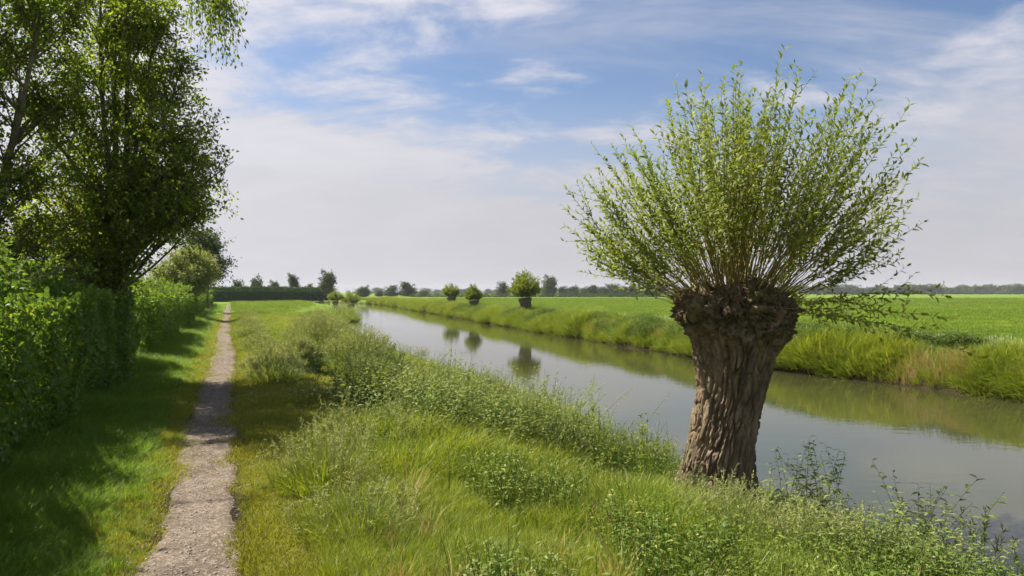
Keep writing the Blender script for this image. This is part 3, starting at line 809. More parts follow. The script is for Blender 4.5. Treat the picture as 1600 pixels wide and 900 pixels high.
        p1 = p0 + dr * Lg * .5 + rng.normal(size=3) * .05
        n = 14; pts = bez(p0 - dr * .08, p1, p2, n); pts[1:-1] += rng.normal(size=(n - 2, 3)) * .012
        tw = MB(); r_b = rng.uniform(.0045, .0095) * (Lg / 2.2)
        tube(tw, pts, np.linspace(r_b, .0018, n), 4, True, rng.random())
        lf = MB()

        def dress(P_, s0, step, l0, l1):
            seg = np.linalg.norm(np.diff(P_, axis=0), axis=1).sum(); m_ = max(3, int(seg * (1 - s0) / step)); q = np.linspace(s0, .995, m_) + rng.normal(size=m_) * .004
            q = np.clip(q, 0, 1); tt = np.linspace(0, 1, len(P_)); Q = np.stack([np.interp(q, tt, P_[:, c_]) for c_ in range(3)], 1)
            T_ = unit(np.gradient(P_, axis=0)); Tq = unit(np.stack([np.interp(q, tt, T_[:, c_]) for c_ in range(3)], 1))
            ph = np.arange(m_) * 2.4 + rng.uniform(0, 6); ref = unit(np.cross(Tq, np.array([.31, .2, .93]))); bi = np.cross(Tq, ref)
            rad_ = ref * np.cos(ph)[:, None] + bi * np.sin(ph)[:, None]
            Dl = Tq * rng.uniform(.55, 1.0, m_)[:, None] + rad_ * rng.uniform(.5, .95, m_)[:, None] + np.array([0, 0, -.05])
            ln = rng.uniform(l0, l1, m_)
            leaves(lf, Q, Dl, Tq - rad_ * .6 + rng.normal(size=(m_, 3)) * .25, ln, ln * rng.uniform(.28, .37, m_), 'lance', .22, .12)
        dress(pts, rng.uniform(.30, .46), .029, .055, .092)
        for q in range(rng.integers(2, 5)):      # side twigs
            s = rng.uniform(.40, .85); b0 = pts[int(s * (n - 1))]; dd = unit(dr + rng.normal(size=3) * .45 + np.array([0, 0, .12]))
            l_ = rng.uniform(.22, .5); tp = bez(b0, b0 + dd * l_ * .5, b0 + dd * l_ + np.array([0, 0, .04]), 5)
            tube(tw, tp, np.linspace(.003, .0012, 5), 3, False, rng.random()); dress(tp, .15, .032, .048, .078)
        offset(tw, loc); offset(lf, loc)
        so = tw.obj('shoot', M_shoot, root); lf.obj('foliage', M_willow, so)


rng = np.random.default_rng(102)
build_willow()


# ---------------------------------------------------------------- trees
def broadleaf(trunks, boughs, leaf, mbw, mbl, n_twig=12, n_leaf=26, spread=.75, droop=.0, kind='rhomb', wmul=.55, up=.35):
    """trunks: list of polylines with radii; boughs: centres of leaf masses. Wood goes to mbw, leaves to mbl."""
    allp = np.concatenate([t[0] for t in trunks]); allr = np.concatenate([t[1] for t in trunks])
    for P_, R_ in trunks: tube(mbw, P_, R_, 9, True)
    for c in boughs:
        c = np.asarray(c, float)
        d = np.linalg.norm(allp[:, :2] - c[:2], axis=1); want = c[2] - .75 * d - .3
        j = np.argmin(np.abs(allp[:, 2] - want) + .25 * d); p0, r0 = allp[j], allr[j]
        Lb = np.linalg.norm(c - p0); p1 = (p0 + c) / 2 + np.array([0, 0, up * .4 * Lb]) * .4 + rng.normal(size=3) * .08 * Lb
        pts = bez(p0, p1, c, 7); tube(mbw, pts, np.linspace(min(r0 * .5, .010 + .008 * Lb), .006, 7), 5, False)
        for q in range(n_twig):
            s = rng.uniform(.45, 1); b = np.array([np.interp(s, np.linspace(0, 1, 7), pts[:, k]) for k in range(3)])
            out = unit(rng.normal(size=3) * np.array([1, 1, .75]) + .5 * unit(c - p0) + np.array([0, 0, .15 - droop])); l_ = spread * rng.uniform(.5, 1.15)
            tp = bez(b, b + out * l_ * .5 + np.array([0, 0, .08]), b + out * l_ - np.array([0, 0, droop * l_ * .6]), 5)
            tube(mbw, tp, np.linspace(.009, .003, 5), 3, False)
            k = n_leaf; s = rng.uniform(.12, 1.03, k); Pq = np.stack([np.interp(s, np.linspace(0, 1, 5), tp[:, a]) for a in range(3)], 1) + rng.normal(size=(k, 3)) * leaf * .75
            D = rand_unit(k) * .9 + out * .6 + np.array([0, 0, -.25 - droop]); ln = leaf * rng.uniform(.65, 1.2, k)
            leaves(mbl, Pq, D, np.array([0, 0, .6]) + rand_unit(k), ln, ln * wmul, kind, .2, .15)


def lobes_to_boughs(lobes, d0, n, zmin=None):
    """lobes given in photo pixels at depth d0: (px, py, half width, half height, half depth m, depth shift m)"""
    vol = np.array([l[2] * l[3] * l[4] for l in lobes], float) ** .8; vol /= vol.sum(); out = []
    for l, m in zip(lobes, np.round(vol * n).astype(int)):
        v = rand_unit(m) * (rng.random((m, 1)) ** .38)
        dd = d0 + l[5] + v[:, 1] * l[4]
        for (a, _, c), q in zip(v, dd):
            ctr = at(l[0], l[1], d0); sc = d0 / FPX
            out.append([ctr[0] + a * l[2] * sc, q, ctr[2] + c * l[3] * sc])
    return out


def wobble(P_, R_, n=18, amp=.05):
    P_ = np.asarray(P_, float); t = np.linspace(0, 1, len(P_)); q = np.linspace(0, 1, n)
    Q = np.stack([np.interp(q, t, P_[:, k]) for k in range(3)], 1); R2 = np.interp(q, t, R_)
    Q[1:, :2] += amp * np.stack([vnoise(q[1:] * 5, P_[0][0] * 3.1), vnoise(q[1:] * 5, P_[0][0] * 7.7 + 9)], 1); return Q, R2


def make_tree(name, label, base, trunks, boughs, leaf, mat, group=None, **kw):
    root = thing(name, label, 'tree', tuple(base), group); w, l = MB(), MB()
    broadleaf(trunks, boughs, leaf, w, l, **kw)
    offset(w, base).obj('trunk', M_branch, root, True); offset(l, base).obj('crown', mat, root); return root


def build_big_trees():
    d = 13.5; bx = (176 - 800) / FPX * d; b = np.array([bx, d, float(hz(bx, d))])
    tips = [(176, -60), (150, -10), (205, -40), (240, 60), (110, 80), (255, 170)]
    tr_ = []
    for k, (px, py) in enumerate(tips):
        t = at(px, py, d + rng.uniform(-.7, .7)); st = b + np.array([rng.uniform(-.2, .2), rng.uniform(-.2, .2), -.1])
        mid = st * .55 + t * .45 + np.array([(st[0] - t[0]) * .2, 0, 0]); tr_.append(wobble([st, mid, t], [.085, .06, .02], 18, .12))
    lob = [(322, 275, 52, 62, 1.6, -.3), (288, 190, 44, 45, 1.5, 0), (232, 90, 50, 100, 1.6, 0), (165, 190, 80, 130, 2.0, .2), (100, 330, 110, 70, 1.8, 0), (235, 315, 85, 42, 1.7, -.2),
           (150, 30, 90, 90, 2.0, .3), (260, 300, 70, 70, 1.7, .4), (205, 255, 90, 90, 1.8, 0), (150, 385, 60, 35, 1.3, .3), (245, 20, 45, 60, 1.4, 0), (310, 318, 50, 30, 1.2, -.2), (110, 395, 110, 38, 1.0, -.9), (165, 395, 40, 30, 1.0, -.8), (110, 418, 75, 24, .9, -.5), (192, 408, 50, 26, .8, -.7), (235, 385, 40, 26, .8, -.5)]
    bo = lobes_to_boughs(lob, d, 215)
    root = make_tree('hedgerow_tree', 'tall many-stemmed leafy tree rising out of the near hedge on the left', b, tr_, bo, .085, M_tree, n_twig=11, n_leaf=23, spread=.60)
    # hanging bough at the top of the picture
    w, l = MB(), MB(); p0 = at(235, -50, d); c = at(312, -14, d - .2)
    tube(w, bez(p0, at(275, -40, d), c, 8), np.linspace(.05, .018, 8), 6, False)
    for k in range(40):
        s = at(rng.uniform(285, 345), rng.uniform(-40, 5), d + rng.uniform(-.5, .5)); e = s + np.array([rng.uniform(.05, .55), rng.uniform(-.2, .2), -rng.uniform(.5, 1.35)])
        P_ = bez(s, s + np.array([.25, 0, .02]), e, 7); tube(w, P_, np.linspace(.01, .003, 7), 3, False); n = 30
        q = rng.uniform(.2, 1.02, n); Q = np.stack([np.interp(q, np.linspace(0, 1, 7), P_[:, i]) for i in range(3)], 1) + rng.normal(size=(n, 3)) * .06
        ln = rng.uniform(.07, .12, n); leaves(l, Q, rand_unit(n) * .6 + np.array([.1, 0, -.8]), rand_unit(n), ln, ln * .42, 'rhomb', .15, .1)
    offset(w, b); offset(l, b); wo = w.obj('hanging_branch', M_branch, root); l.obj('foliage', M_tree, wo)
    # second tree further left, nearer
    d = 11.5; bx = (-60 - 800) / FPX * d; b = np.array([bx, d, float(hz(bx, d))]); tr_ = []
    for px, py in [(-60, -120), (0, -60), (60, 20), (-130, -60), (30, 140)]:
        t = at(px, py, d + rng.uniform(-.6, .6)); tr_.append(wobble([b + np.array([0, 0, -.1]), b * .55 + t * .45, t], [.10, .07, .02], 18, .12))
    lob = [(20, 120, 95, 130, 1.8, 0), (-90, 60, 110, 140, 1.8, 0), (50, 290, 95, 65, 1.5, 0), (60, 365, 90, 40, 1.2, .3), (-60, 370, 100, 40, 1.2, .2), (10, 210, 60, 60, 1.0, -.5), (-100, 290, 110, 80, 1.6, 0), (20, -40, 110, 90, 1.8, 0), (95, 20, 50, 60, 1.2, 0)]
    make_tree('hedgerow_tree', 'sunlit yellowish green tree behind the hedge at the left edge of the picture', b, tr_, lobes_to_boughs(lob, d, 145), .078, M_tree, n_twig=11, n_leaf=22, spread=.58)
    # a third one to the left of the view: it shades the foreground of the path
    d = 5.3; bx = -6.6; b = np.array([bx, d, 0.]); tr_ = [wobble([b, b + np.array([.1, .2, 3]), b + np.array([-.2, .1, 7])], [.17, .12, .03], 16, .1)]
    bo = [b + np.array([rng.normal() * .6, rng.normal() * 1.2, rng.uniform(3.5, 6.2)]) for _ in range(15)]
    make_tree('hedgerow_tree', 'smaller leafy tree behind the near end of the hedge, shading the path', b, tr_, bo, .085, M_tree, n_twig=9, n_leaf=20, spread=.6)
    # dark tree behind the pale bush
    d = 62; bx = (322 - 800) / FPX * d; b = np.array([bx, d, 0.]); tr_ = [wobble([b, at(322, 380, d)], [.28, .06], 12, .2)]
    lob = [(315, 395, 36, 38, 2.2, 0), (338, 412, 22, 26, 1.6, 0), (300, 380, 30, 24, 2, 0), (350, 432, 12, 16, 1, 0)]
    make_tree('hedgerow_tree', 'dark round tree behind the pale bush at the far end of the hedge row', b, tr_, lobes_to_boughs(lob, d, 60), .2, M_far, n_twig=9, n_leaf=16, spread=1.1)
    # pale sallow bush standing over the hedge
    d = 44; bx = (292 - 800) / FPX * d - .3; b = np.array([bx, d, 0.]); tr_ = [wobble([b + np.array([0, 0, -.1]), at(292 + 45 * q, 425, d)], [.13, .05], 10, .15) for q in (0,)]
    lob = [(292, 425, 50, 32, 2.0, 0), (318, 430, 28, 26, 1.5, -.5), (262, 438, 34, 20, 1.4, -.3), (300, 408, 30, 20, 1.3, 0)]
    root = thing('sallow_bush', 'pale green rounded willow bush rising above the clipped left hedge', 'bush', tuple(b)); w, l = MB(), MB()
    broadleaf(tr_, lobes_to_boughs(lob, d, 115), .13, w, l, n_twig=10, n_leaf=24, spread=.8, wmul=.45)
    offset(w, b).obj('stem', M_branch, root); offset(l, b).obj('foliage', M_sallow, root)


rng = np.random.default_rng(203)
build_big_trees()


# ---------------------------------------------------------------- hedges
def hedge(label, A, B, width, height, leaf, n, mat, name='hedge', group=None, bulge=.25, h_end=None, topleaf=None, noise_s=.8):
    """clipped, rounded hedge running from A to B; width lies to the left of the line"""
    A, B = np.asarray(A, float), np.asarray(B, float); ax = B - A; Ln = np.linalg.norm(ax); ax /= Ln; nr = np.array([ax[1], -ax[0]])   # to the right
    root = thing(name, label, 'hedge', (*((A + B) / 2), 0.), group); loc = np.array([*((A + B) / 2), 0.])
    m = n; s = rng.random(m) * Ln; th = rng.random(m) * np.pi      # round the section from the right foot over the top
    # superellipse section with unequal weights: more on the side we see
    th = np.where(rng.random(m) < .72, th * .62, th)
    e = 2 / 2.25; cu = np.sign(np.cos(th)) * np.abs(np.cos(th)) ** e; cz = np.abs(np.sin(th)) ** e
    cz = np.where(rng.random(m) < .55, cz * rng.random(m) ** .7, cz); cu = np.where(cz < .8, np.sign(cu), cu)
    endr = np.minimum(s, Ln - s); er = np.sqrt(np.clip(1 - (1 - np.clip(endr / (width * .55), 0, 1)) ** 2, .05, 1))
    hh = height if h_end is None else height + (h_end - height) * s / Ln
    depth = 1 - np.abs(rng.normal(size=m)) * .10
    x0 = A[0] + ax[0] * s; y0 = A[1] + ax[1] * s
    bump = 1 + bulge * (fbm(x0 * noise_s, y0 * noise_s + cu, cz * hh * noise_s, 3) * .5) * .55
    u = cu * width / 2 * (.72 + .28 * er) * depth * bump; z = cz * hh * (.80 + .20 * er) * depth * (1 + (bump - 1) * .6)
    P = np.stack([x0 + nr[0] * (u - width / 2), y0 + nr[1] * (u - width / 2), z], 1); P[:, 2] += .02
    outw = unit(np.stack([nr[0] * cu, nr[1] * cu, .55 * cz ** 3 + .15], 1))
    l = MB(); D = outw * .35 + rand_unit(m) * .9 + np.array([0, 0, -.25]); ln = leaf * rng.uniform(.6, 1.25, m)
    leaves(l, P, D, outw + rand_unit(m) * .65, ln, ln * .58, 'lance' if leaf < .106 else 'rhomb', .2, .12)
    # loose sprigs above the top
    k = int(Ln * 16 * (.07 / leaf)); w = MB()
    for q in range(k):
        s_ = rng.random() * Ln; uu = rng.uniform(-.5, .5) * width * .85; h_ = (height if h_end is None else height + (h_end - height) * s_ / Ln) * (.80 + .2 * min(1, min(s_, Ln - s_) / (width * .5)))
        b = np.array([A[0] + ax[0] * s_ + nr[0] * (uu - width / 2), A[1] + ax[1] * s_ + nr[1] * (uu - width / 2), h_ - .22]); d = unit(rng.normal(size=3) * .45 + np.array([nr[0] * uu, nr[1] * uu, 1.0]))
        tp = bez(b, b + d * .2, b + d * rng.uniform(.3, .5) + np.array([rng.normal() * .06, rng.normal() * .06, 0]), 5); tube(w, tp, np.linspace(.004, .0015, 5), 3, False); c = 11
        t = rng.uniform(.35, 1, c); Q = np.stack([np.interp(t, np.linspace(0, 1, 5), tp[:, i]) for i in range(3)], 1)
        ll = leaf * rng.uniform(.5, 1., c); leaves(l, Q, rand_unit(c) + d * .4, rand_unit(c) + np.array([0, 0, .6]), ll, ll * .55, 'rhomb')
    # inner wood
    for q in range(int(Ln * 5)):
        s_ = rng.random() * Ln; b = np.array([A[0] + ax[0] * s_ - nr[0] * width / 2, A[1] + ax[1] * s_ - nr[1] * width / 2, -.05]); e_ = b + np.array([nr[0] * rng.uniform(-.38, .38) * width + rng.normal() * .2, nr[1] * rng.uniform(-.38, .38) * width + rng.normal() * .2, height * rng.uniform(.5, .85)])
        tube(w, bez(b, (b + e_) / 2 + rng.normal(size=3) * .1, e_, 6), np.linspace(.025, .006, 6), 4, False)
    offset(w, loc).obj('stem', M_branch, root); offset(l, loc).obj('foliage', mat, root); return root


def hl(y): return np.array([-.4 * y - 2.1, y])


rng = np.random.default_rng(304)
g = 'clipped hedge sections along the path'
hedge('tall leafy hedge filling the left foreground beside the footpath', hl(1.0), hl(17.0), 2.1, 2.26, .082, 88000, M_hedge, group=g, h_end=2.05, bulge=.75)
hedge('second clipped hedge section along the path, with yellow sunlit leaves on its near end', hl(18.6), hl(28.2), 1.8, 2.10, .10, 32000, M_hedge, group=g, bulge=.5)
hedge('third clipped hedge section along the path, beneath the pale bush', hl(29.8), hl(40.6), 1.7, 2.0, .12, 22000, M_hedge, group=g, bulge=.4)
hedge('fourth clipped hedge section along the path', hl(42.6), hl(58), 1.7, 1.95, .12, 22000, M_hedge, group=g, bulge=.4)
hedge('last and farthest clipped hedge section along the path', hl(60.5), hl(84), 1.7, 1.9, .14, 20000, M_hedge, group=g, bulge=.4)
hedge('long dark green clipped hedge closing the meadow where the path ends', (-55.5, 128), (-42, 158), 2.4, 2.8, .30, 30000, M_hedge_far, bulge=.2, noise_s=.3)
hedge('low dark hedge line across the far field behind the pollards', (-38, 262), (70, 250), 1.5, 1.1, .40, 9000, M_far, name='field_hedge', noise_s=.15, bulge=.5)


# ---------------------------------------------------------------- bank shrubs, tussocks and tall weeds
def plant(name, label, cat, px, d, builders, mats, group=None, xshift=0.0):
    x = (px - 800) / FPX * d + xshift; b = (x, d, float(hz(x, d)) - .02)
    root = thing(name, label, cat, b, group)
    for (nm, fn), m in zip(builders, mats):
        mb = MB(); fn(mb); mb.obj(nm, m, root)['kind'] = 'stuff'      # hundreds of blades: too many to pick apart
    return root


def dome(n, r, h, lean=.5, w=.007, h0=.55):
    """tussock: blades arching out of one root into a dome"""
    def fn(mb):
        a = rng.uniform(0, 6.28, n); q = rng.random(n) ** .6; P = np.stack([np.cos(a) * q * r * .8, np.sin(a) * q * r * .8, 0 * a], 1)
        D = np.stack([np.cos(a), np.sin(a), 0 * a], 1) + rng.normal(size=(n, 3)) * np.array([.3, .3, 0]); H = h * rng.uniform(h0, 1.1, n) * (1.08 - .55 * q ** 2)
        blades(mb, P, D, np.clip(q * lean * 1.5 * r / h + rng.normal(size=n) * .1, .03, 1.1), H, w * rng.uniform(.6, 1.3, n), 3)
    return fn


def heads(n, r, h, w=.013):
    def fn(mb):
        for i in range(n):
            a = rng.uniform(0, 6.28); q = rng.random() ** .6; hh = h * rng.uniform(.8, 1.2) * (1.08 - .5 * q * q); b = np.array([math.cos(a) * q * r * .75, math.sin(a) * q * r * .75, 0]); e = np.array([math.cos(a) * q * r, math.sin(a) * q * r, hh])
            pts = bez(b, b * .6 + e * .4 + np.array([0, 0, hh * .25]), e, 5); tube(mb, pts, np.linspace(.0025, .0012, 5), 3, False, rng.random()); k = 12
            t = rng.uniform(.72, 1, k); Q = np.stack([np.interp(t, np.linspace(0, 1, 5), pts[:, j]) for j in range(3)], 1); leaves(mb, Q, rand_unit(k) * .7 + np.array([math.cos(a) * .3, math.sin(a) * .3, .6]), rand_unit(k), rng.uniform(.03, .065, k) * (.5 + w / .026), w, 'rhomb', .2)
    return fn


def build_plants():
    g = 'grass tussocks beside the path'
    for px, py, r, h, lab in [(430, 592, .55, .50, 'pale tussock nearest the viewer at the edge of the tree shadow'), (425, 568, .50, .48, 'pale grass tussock just behind the nearest one right of the path'),
                              (404, 548, .45, .42, 'grass tussock right of the path where the light stripes begin'), (396, 527, .55, .42, 'low grass tussock right of the path, third of the far row'),
                              (392, 511, .6, .45, 'low grass tussock right of the path, second of the far row'), (386, 498, .7, .45, 'farthest low grass tussock right of the path')]:
        d = 1925 / (py - HORIZON); plant('grass_tussock', lab, 'tussock', px, d, [('blade', dome(1000, r * 1.25, h * 1.0, .8, .010)), ('seed_head', heads(240, r * 1.25, h * 1.15))], [M_pale, M_seed], g)
    g = 'feathery bank grass clumps'
    for px, py, r, h, lab in [(492, 556, .95, 1.0, 'big feathery pale grass clump, left one of the pair on the bank'), (560, 563, 1.0, .85, 'big feathery grass clump beside the water, right one of the pair'),
                              (500, 528, 1.2, .95, 'feathery grass clump behind the pair, halfway to the river bend'), (468, 578, .55, .6, 'small feathery grass clump in front of the pair')]:
        d = 1925 / (py - HORIZON); plant('feathery_grass', lab, 'grass clump', px, d, [('blade', dome(2600, r, h, .95, .010)), ('seed_head', heads(520, r, h * 1.12)), ('leafy_stem', herb(40, r, h * .3, h * .8, .07, .022, .05, .8))], [M_pale, M_seed, M_pale], g)
    plant('feathery_grass', 'pale feathery seeding grass clump in the foreground right of the path', 'grass clump', 505, 6.4, [('blade', dome(1100, .55, .42, .7, .006)), ('seed_head', heads(190, .6, .52, .005))], [M_grass_tall, M_seed], g)
    plant('feathery_grass', 'low pale seeding grass clump at the bottom, right of the path', 'grass clump', 560, 5.2, [('blade', dome(800, .5, .30, .7, .006)), ('seed_head', heads(120, .55, .38, .005))], [M_grass_tall, M_seed], g)

    def bush(n, r, h, ll, lw, st=.1, sp=1.0): return [('leafy_stem', herb(n, r, h * .45, h, ll, lw, .038, sp * r / h, st))]
    plant('bank_shrub', 'dark green shrub in the tree shadow on the near bank', 'shrub', 572, 11.6, bush(170, 1.1, 1.0, .085, .032), [M_herb])
    plant('bank_shrub', 'pale leafy shrub on the near bank, left of two in sunlight', 'shrub', 690, 9.3, bush(300, 1.0, 1.08, .10, .032) + [('seed_head', heads(110, .9, 1.0, .009))], [M_pale, M_seed])
    plant('bank_shrub', 'loose pale green shrub by the water, right of two in sunlight', 'shrub', 825, 9.0, bush(260, .9, 1.02, .09, .027) + [('seed_head', heads(100, .8, .98, .009))], [M_pale, M_seed])
    plant('bank_shrub', 'thin twiggy weeds leaning over the water behind the pale shrubs', 'shrub', 735, 12.2, [('leafy_stem', herb(70, 1.0, .5, .85, .05, .016, .05, .9)), ('seed_head', heads(70, .9, .75))], [M_herb, M_seed])
    plant('bank_shrub', 'twiggy weeds along the water edge beyond the pale shrubs', 'shrub', 640, 15.5, [('leafy_stem', herb(80, 1.2, .5, .95, .06, .02, .05, .9))], [M_herb])
    plant('tall_weed', 'upright leafy weed at the waterline just right of the willow trunk', 'weed', 1262, 6.7, [('leafy_stem', herb(34, .36, .4, 1.12, .125, .036, .036, .45))], [M_pale])
    plant('tall_weed', 'leafy weed at the waterline in the lower right', 'weed', 1432, 6.1, [('leafy_stem', herb(36, .40, .4, .98, .12, .034, .036, .5))], [M_pale])
    plant('tall_weed', 'sparse thin weed at the waterline near the right edge', 'weed', 1540, 5.9, [('leafy_stem', herb(18, .4, .35, .75, .075, .02, .045, .6)), ('seed_head', heads(16, .35, .7))], [M_herb, M_grass_tall], xshift=-.1)
    plant('tall_weed', 'thin weed stalks standing left of the willow trunk', 'weed', 1015, 7.4, [('leafy_stem', herb(14, .3, .4, .95, .06, .015, .06, .4)), ('seed_head', heads(14, .3, .8))], [M_herb, M_grass_tall])
    plant('tall_weed', 'thin grass stalks against the water between shrub and willow', 'weed', 930, 8.3, [('leafy_stem', herb(10, .3, .35, .75, .05, .013, .07, .5)), ('seed_head', heads(22, .4, .75))], [M_herb, M_grass_tall])
    plant('bank_shrub', 'dense low leafy growth on the bank below the willow, left of the lower right weeds', 'shrub', 1330, 5.9, bush(170, .55, .62, .085, .028), [M_pale])
    plant('bank_shrub', 'dense low leafy growth in the bottom right corner of the bank', 'shrub', 1475, 5.3, bush(150, .5, .58, .08, .026), [M_pale])
    g = 'dark bank bushes at the bend'
    plant('bank_bush', 'dark rounded bush over the water at the left bank bend', 'bush', 526, 64, [('blade', dome(2200, 2.3, 1.6, .8, .03)), ('leafy_stem', herb(240, 2.4, .9, 1.75, .16, .06, .09, 1.0))], [M_grass_tall, M_herb], g)
    plant('bank_bush', 'brownish seeding growth on top of the left bank beside the bend', 'bush', 538, 82, [('blade', dome(1400, 1.9, 1.7, .8, .035)), ('seed_head', heads(420, 1.9, 1.9)), ('leafy_stem', herb(120, 2.0, .8, 1.6, .18, .07, .1, 1.0))], [M_grass_tall, M_seed, M_herb], g)
    plant('bank_bush', 'rounded green bush on the left bank before the bend', 'bush', 503, 48, [('blade', dome(2000, 2.0, 1.35, .8, .02)), ('leafy_stem', herb(220, 2.1, .8, 1.45, .13, .05, .08, 1.0))], [M_grass_tall, M_herb], g)
    plant('bank_bush', 'farthest low bush on the left bank at the bend', 'bush', 546, 104, [('blade', dome(1200, 2.0, 1.5, .8, .045)), ('leafy_stem', herb(120, 2.2, .8, 1.5, .2, .08, .12, 1.0))], [M_grass_tall, M_herb], g)


rng = np.random.default_rng(405)
build_plants()


# ---------------------------------------------------------------- small pollards across the river and on the left bank
def pollard(label, px, d, w_px, top_py, trunk_px, group, n=170, mat=None, left=False):
    x = (px - 800) / FPX * d; z = float(hz(x, d)); top = CAM_H - (top_py - HORIZON) / FPX * d; w = w_px / FPX * d / 2; tr_ = trunk_px / FPX * d / 2
    root = thing('pollard_willow', label, 'tree', (x, d, z), group); hgt = top - z; hh = hgt * .48; mb = MB()
    k, m = 16, 14; q = np.linspace(0, 1, m); zz = q * hh; r = tr_ * np.interp(q, [0, .3, .7, .9, 1], [1.1, .9, 1.1, 1.45, 1.2]); pts = np.stack([.05 * np.sin(q * 3), 0 * q, zz - .1], 1); tube(mb, pts, r, k, True)
    v = mb.v[0]; nrm = v.copy(); nrm[:, 2] = 0; v += unit(nrm) * (.10 * tr_ / .35 * fbm(v[:, 0] * 6, v[:, 1] * 6, v[:, 2] * 4 + px, 3))[:, None]
    mb.obj('trunk', M_branch, root, True); l, s_ = MB(), MB()
    for i in range(n):
        a = rng.uniform(0, 6.28); le = rng.random() ** .6 * 1.2; dr = np.array([math.cos(a) * math.sin(le), math.sin(a) * math.sin(le), math.cos(le)]); Lg = (hgt - hh) * math.cos(min(le, 1.5)) ** 2 + w * math.sin(le) ** 2; Lg *= rng.uniform(.6, 1.05)
        p0 = np.array([0, 0, hh - .15]) + dr * tr_ * .8; P_ = bez(p0, p0 + dr * Lg * .55, p0 + dr * Lg + np.array([0, 0, .12 - .12 * math.sin(le)]) * Lg, 6); tube(s_, P_, np.linspace(.018, .006, 6), 3, False)
        c = 26; t = rng.uniform(.15, 1.02, c); Q = np.stack([np.interp(t, np.linspace(0, 1, 6), P_[:, j]) for j in range(3)], 1) + rng.normal(size=(c, 3)) * .06
        ln = rng.uniform(.12, .24, c); leaves(l, Q, dr * .8 + rand_unit(c) * .7, rand_unit(c), ln, ln * .38, 'rhomb')
    s_.obj('shoot', M_shoot, root); l.obj('crown', mat or M_willow, root); return root


g = 'small pollards on the far bank'
pollard('largest of three small pollard willows on the far riverbank', 820, 54, 46, 429, 15, g, 210)
pollard('middle one of three small pollard willows on the far riverbank', 740, 72, 18, 449, 11, g)
pollard('leftmost and farthest of three small pollard willows on the far riverbank', 705, 90, 18, 446, 11, g)
g = 'low pollards on the left bank'
pollard('low pollard willow left of its neighbour, by the river bend', 524, 106, 22, 456, 7, g, 120, M_sallow)
pollard('low pollard willow nearest the water at the river bend', 548, 108, 28, 454, 8, g, 120)


# ---------------------------------------------------------------- distant trees
def far_variant(k):
    w, l = MB(), MB(); h = 1.0
    tr_ = [(np.array([[0, 0, -.02], [.01, 0, .3], [0, .01, .62]]), np.array([.028, .02, .01]))]; nb = 34; bo = []
    asp = [.36, .44, .40, .50, .32][k]; zc = [.58, .56, .60, .54, .58][k]
    lob = [(0, 0, zc, asp * .95, .36)] + [(rng.uniform(-1, 1) * asp * .6, rng.uniform(-1, 1) * asp * .6, rng.uniform(.42, .78), asp * .5, .2) for _ in range(5)]
    lob += [(math.cos(q) * asp * .55, math.sin(q) * asp * .55, .2, asp * .45, .14) for q in (0, 1.3, 2.6, 3.9, 5.2)]
    for (cx, cy, cz, r, rh) in lob:
        for v in rand_unit(11) * rng.random((11, 1)) ** .4: bo.append([cx + v[0] * r, cy + v[1] * r, min(.93, max(.07, cz + v[2] * rh))])
    broadleaf(tr_, bo, .050, w, l, n_twig=5, n_leaf=9, spread=.10, wmul=.75)
    return w.mesh('trunk', M_branch), l.mesh('crown', M_far)


FARV = [far_variant(k) for k in range(5)]


def far_tree(name, label, px, d, w_px, top_py, group=None, var=None, sink=0.0):
    k = rng.integers(0, 5) if var is None else var; x = (px - 800) / FPX * d; h = CAM_H - (top_py - HORIZON) / FPX * d + sink; w = w_px / FPX * d
    root = thing(name, label, 'tree', (x, d, -sink), group); wid = [.80, .95, .88, 1.05, .72][k]
    for nm, me in zip(('trunk', 'crown'), FARV[k]):
        o = bpy.data.objects.new(nm, me); C.objects.link(o); o.parent = root
    root.scale = (w * 1.12 / wid, w * 1.12 / wid, h / .91); root.rotation_euler = (0, 0, rng.uniform(0, 6.28)); return root


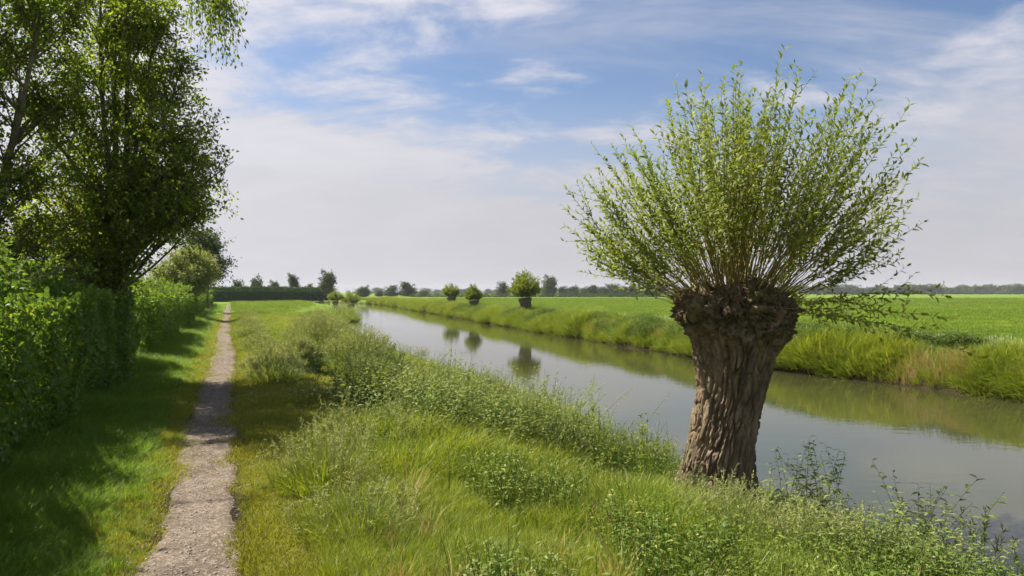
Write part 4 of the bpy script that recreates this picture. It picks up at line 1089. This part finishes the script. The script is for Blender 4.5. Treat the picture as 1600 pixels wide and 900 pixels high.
def build_far():
    g = 'trees behind the far left hedge'
    for px, w, top, d, lab in [(400, 32, 427, 172, 'round tree above the left end of the far dark hedge'), (427, 22, 438, 180, 'small tree between two rounder ones behind the far dark hedge'),
                               (460, 26, 429, 176, 'slender tree behind the middle of the far dark hedge'), (482, 18, 444, 185, 'lowest small tree behind the far dark hedge'),
                               (510, 35, 422, 164, 'large round tree at the right end of the far dark hedge'), (372, 18, 436, 170, 'small tree just right of the hedgerow at the path end')]:
        far_tree('field_tree', lab, px, d, w, top, g)
    g = 'trees beyond the river bend'
    for px, w, top, d, lab in [(568, 26, 444, 265, 'round tree straight beyond the river bend'), (592, 16, 453, 300, 'low tree between larger ones beyond the river bend'), (611, 28, 446, 300, 'broad tree left of its taller neighbour beyond the bend'),
                               (637, 32, 441, 300, 'tallest of the trees beyond the river bend'), (662, 20, 453, 320, 'low bushy tree right of the tallest tree beyond the bend')]:
        far_tree('field_tree', lab, px, d, w, top, g)
    g = 'trees across the far field'
    far_tree('field_tree', 'round tree just left of the largest small pollard', 785, 300, 23, 440, g, 0)
    far_tree('field_tree', 'tall round tree just right of the largest small pollard', 858, 300, 31, 430, g, 1)
    ords = 'first second third fourth fifth sixth seventh eighth ninth last'.split()
    for k, (px, w, top) in enumerate([(882, 22, 447), (897, 24, 444), (912, 20, 448), (926, 26, 446), (942, 22, 448), (958, 28, 443), (975, 24, 447), (992, 24, 446), (1010, 26, 447), (1030, 26, 446)]):
        far_tree('field_tree', ords[k] + ' tree from the left in the dark row between tall round tree and willow', px + rng.normal() * 2, 350 + rng.normal() * 8, w, top, g)
    # farthest line right round the horizon
    g = 'trees of the far horizon line'
    px = 560.
    while px < 1720:
        big = px > 1190; d = (640 if big else 900) + rng.normal() * 25; w = rng.uniform(17, 30) if big else rng.uniform(12, 22)
        far_tree('horizon_tree', 'tree in the long dark line on the right horizon' if big else 'tiny tree of the hazy line on the middle horizon', px, d, w * 1.25, (rng.uniform(443, 449) if big else rng.uniform(449.5, 454)), g + (' at right' if big else ' in the middle'))
        px += w * (.62 if big else .95)


build_far()


# ---------------------------------------------------------------- air
def build_haze():
    V = [(-1900, -150, -4), (1900, -150, -4), (1900, 1500, -4), (-1900, 1500, -4), (-1900, -150, 16), (1900, -150, 16), (1900, 1500, 16), (-1900, 1500, 16)]
    F = [(0, 3, 2, 1), (4, 5, 6, 7), (0, 1, 5, 4), (1, 2, 6, 5), (2, 3, 7, 6), (3, 0, 4, 7)]
    me = bpy.data.meshes.new('haze'); me.from_pydata(V, [], F); m, nt, out = new_mat('haze')
    v = nt.nodes.new('ShaderNodeVolumePrincipled'); v.inputs['Color'].default_value = (.86, .92, 1, 1); v.inputs['Density'].default_value = HAZE
    nt.links.new(v.outputs[0], out.inputs['Volume']); me.materials.append(m); o = bpy.data.objects.new('haze', me); C.objects.link(o); tag(o, 'thin pale haze lying over the distant fields', 'haze', kind='stuff')


HAZE = 0.00018
build_haze()
